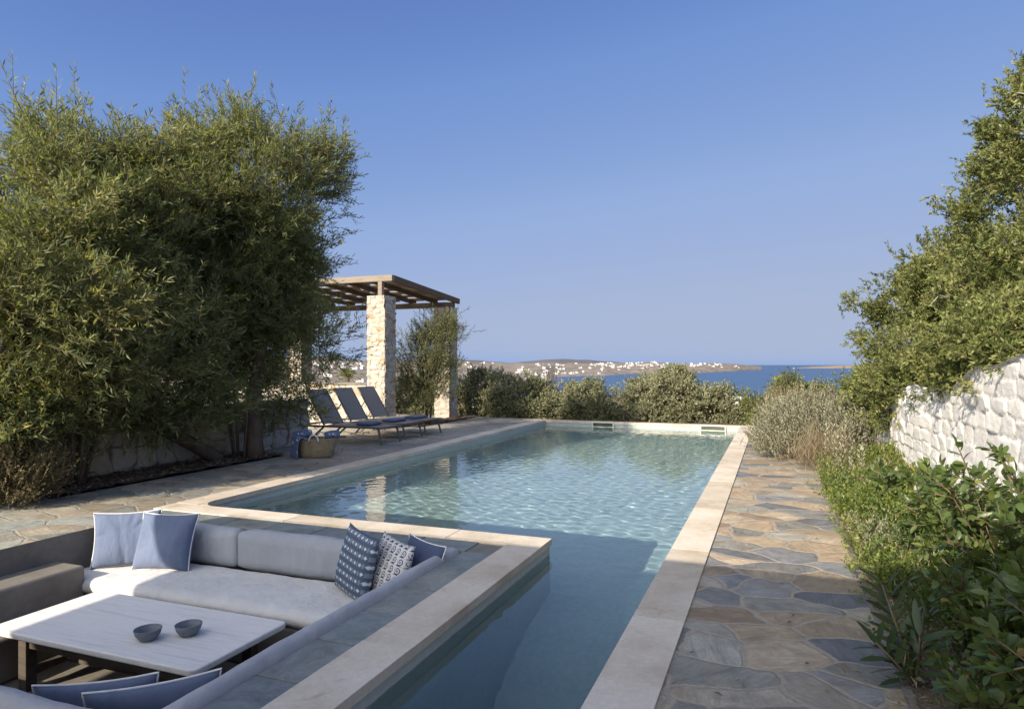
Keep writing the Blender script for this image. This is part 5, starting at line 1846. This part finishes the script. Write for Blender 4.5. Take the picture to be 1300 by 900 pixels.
def village():
    rg = np.random.default_rng(77)
    spots = []
    def cluster(px0, px1, t0, t1, n, s=1.0):
        for _ in range(n): spots.append((rg.uniform(px0, px1), rg.uniform(t0, t1), s * rg.uniform(0.8, 1.3)))
    cluster(655, 700, 0.30, 0.55, 12)
    cluster(680, 715, 0.62, 0.85, 10)
    cluster(660, 700, 0.10, 0.25, 7)
    cluster(705, 775, 0.05, 0.45, 16, 1.1)
    cluster(725, 770, 0.62, 0.92, 16)
    cluster(770, 850, 0.45, 1.0, 42, 1.1)
    cluster(785, 870, 0.25, 0.7, 22, 1.0)
    cluster(875, 915, 0.5, 1.0, 18, 1.2)
    cluster(915, 940, 0.3, 0.9, 5)
    cluster(400, 470, 0.15, 0.6, 22, 1.2)
    cluster(585, 640, 0.4, 0.95, 7)
    for i, (px, tt, s) in enumerate(spots):
        d, z = coast_z(np.array([px]), np.array([tt]))
        p = depth_point(px, float(d[0]), float(z[0]) + 0.5)
        o = bpy.data.objects.new('far_house', HM[i % 3])
        COL.objects.link(o)
        o.location = p
        o.rotation_euler = (0, 0, rg.uniform(-0.6, 0.9))
        o.scale = (s * 0.85, s * 0.85, s * 0.75)
        tag(o, 'tiny white flat roofed house on the coast across the bay', 'house', 'white houses across the bay')


village()

# motor yacht far out
bm_ = MB()
bm_.add([(-14, -3, 1.5), (-14, 3, 1.5), (8, 3, 2), (16, 0, 2.6), (8, -3, 2), (-13, -2, -1), (-13, 2, -1), (8, 1.6, -1), (13, 0, -1), (8, -1.6, -1)],
        [(0, 1, 6, 5), (1, 2, 7, 6), (2, 3, 8, 7), (3, 4, 9, 8), (4, 0, 5, 9), (0, 4, 3, 2, 1), (5, 6, 7, 8, 9)])
yb = thing('yacht', 'tiny white motor yacht far out on the sea', 'boat', depth_point(1008, 7200, SEA_Z + 0.2), (0, 0, R(30)))
bm_.build('hull', M['far_white'], yb)
MB().box(-9, 4, -2.2, 2.2, 1.8, 4.6).box(-6, 1, -1.8, 1.8, 4.6, 6.6).build('cabin', M['far_white'], yb)

# pale hut just below the bushes
hp = ray(937, 512, 46)
ht = thing('hut', 'small white flat roofed hut glimpsed between the bushes before the sea', 'hut', (hp.x, hp.y, hp.z - 2.2), (0, 0, YAW))
MB().box(-0.5, 0.7, -1, 1, -1.5, 2.5).build('wall', M['whitewash'], ht)
MB().box(-0.62, 0.82, -1.12, 1.12, 2.5, 2.62).build('roof', M['far_white'], ht)

# white neighbour's house behind the left trees
nh = thing('house', 'low white house glimpsed through the leaves behind the left wall', 'house', (-17.5, 8.5, -0.9), (0, 0, R(12)))
MB().box(-2.5, 2.5, -4.5, 4.5, -0.5, 2.75).build('wall', M['whitewash'], nh)
MB().box(-2.65, 2.65, -4.65, 4.65, 2.75, 2.95).build('roof', M['whitewash'], nh)
for y in (-2.6, 0.3, 2.6):
    MB().box(2.46, 2.53, y - 0.45, y + 0.45, 0.9, 2.1).build('window', M['far_window'], nh)

# small palm beyond the sunlit wall
def palm(px, Y, z0, h, label):
    rg = np.random.default_rng(91)
    p = at(px, Y, z0)
    t = thing('palm_tree', label, 'palm', p)
    MB().tube([(0, 0, -0.3), (0.05, 0, h * .5), (0, 0, h)], [0.22, 0.17, 0.16], 9).build('trunk', M['bark'], t, smooth=True)
    P, D, L, W, A, B = [], [], [], [], [], []
    for k in range(34):
        a = k * 2.4
        el = rg.uniform(-0.35, 1.2)
        d0 = np.array([math.cos(a) * math.cos(el), math.sin(a) * math.cos(el), math.sin(el)])
        o = np.array([0, 0, h]); Lf = rg.uniform(0.9, 1.35)
        prev = o
        for s in range(1, 8):
            u = s / 7
            q = o + d0 * Lf * u + np.array([0, 0, -0.55 * u * u])
            A.append(prev); B.append(q)
            dd = unit(q - prev)
            side = unit(np.cross(dd, [0, 0, 1.0]))
            for sg in (-1, 1):
                for w in (0, .5):
                    P.append(prev + (q - prev) * w); D.append(dd * 0.6 + side * sg * 0.8 + np.array([0, 0, -0.15])); L.append(0.34 * (1.1 - 0.6 * u)); W.append(0.035)
            prev = q
    link('crown', leaf_mesh('crown', np.array(P), np.array(D), np.array(L), np.array(W), rg.uniform(0.3, 0.9, len(P)), rg), M['lentisk_leaf'], t)
    link('frond_ribs', sticks_mesh('frond_ribs', np.array(A), np.array(B), np.full(len(A), .012), np.full(len(A), .008)), M['twig'], t)


palm(441, 44, -1.3, 2.0, 'small palm beyond the flat capped wall')
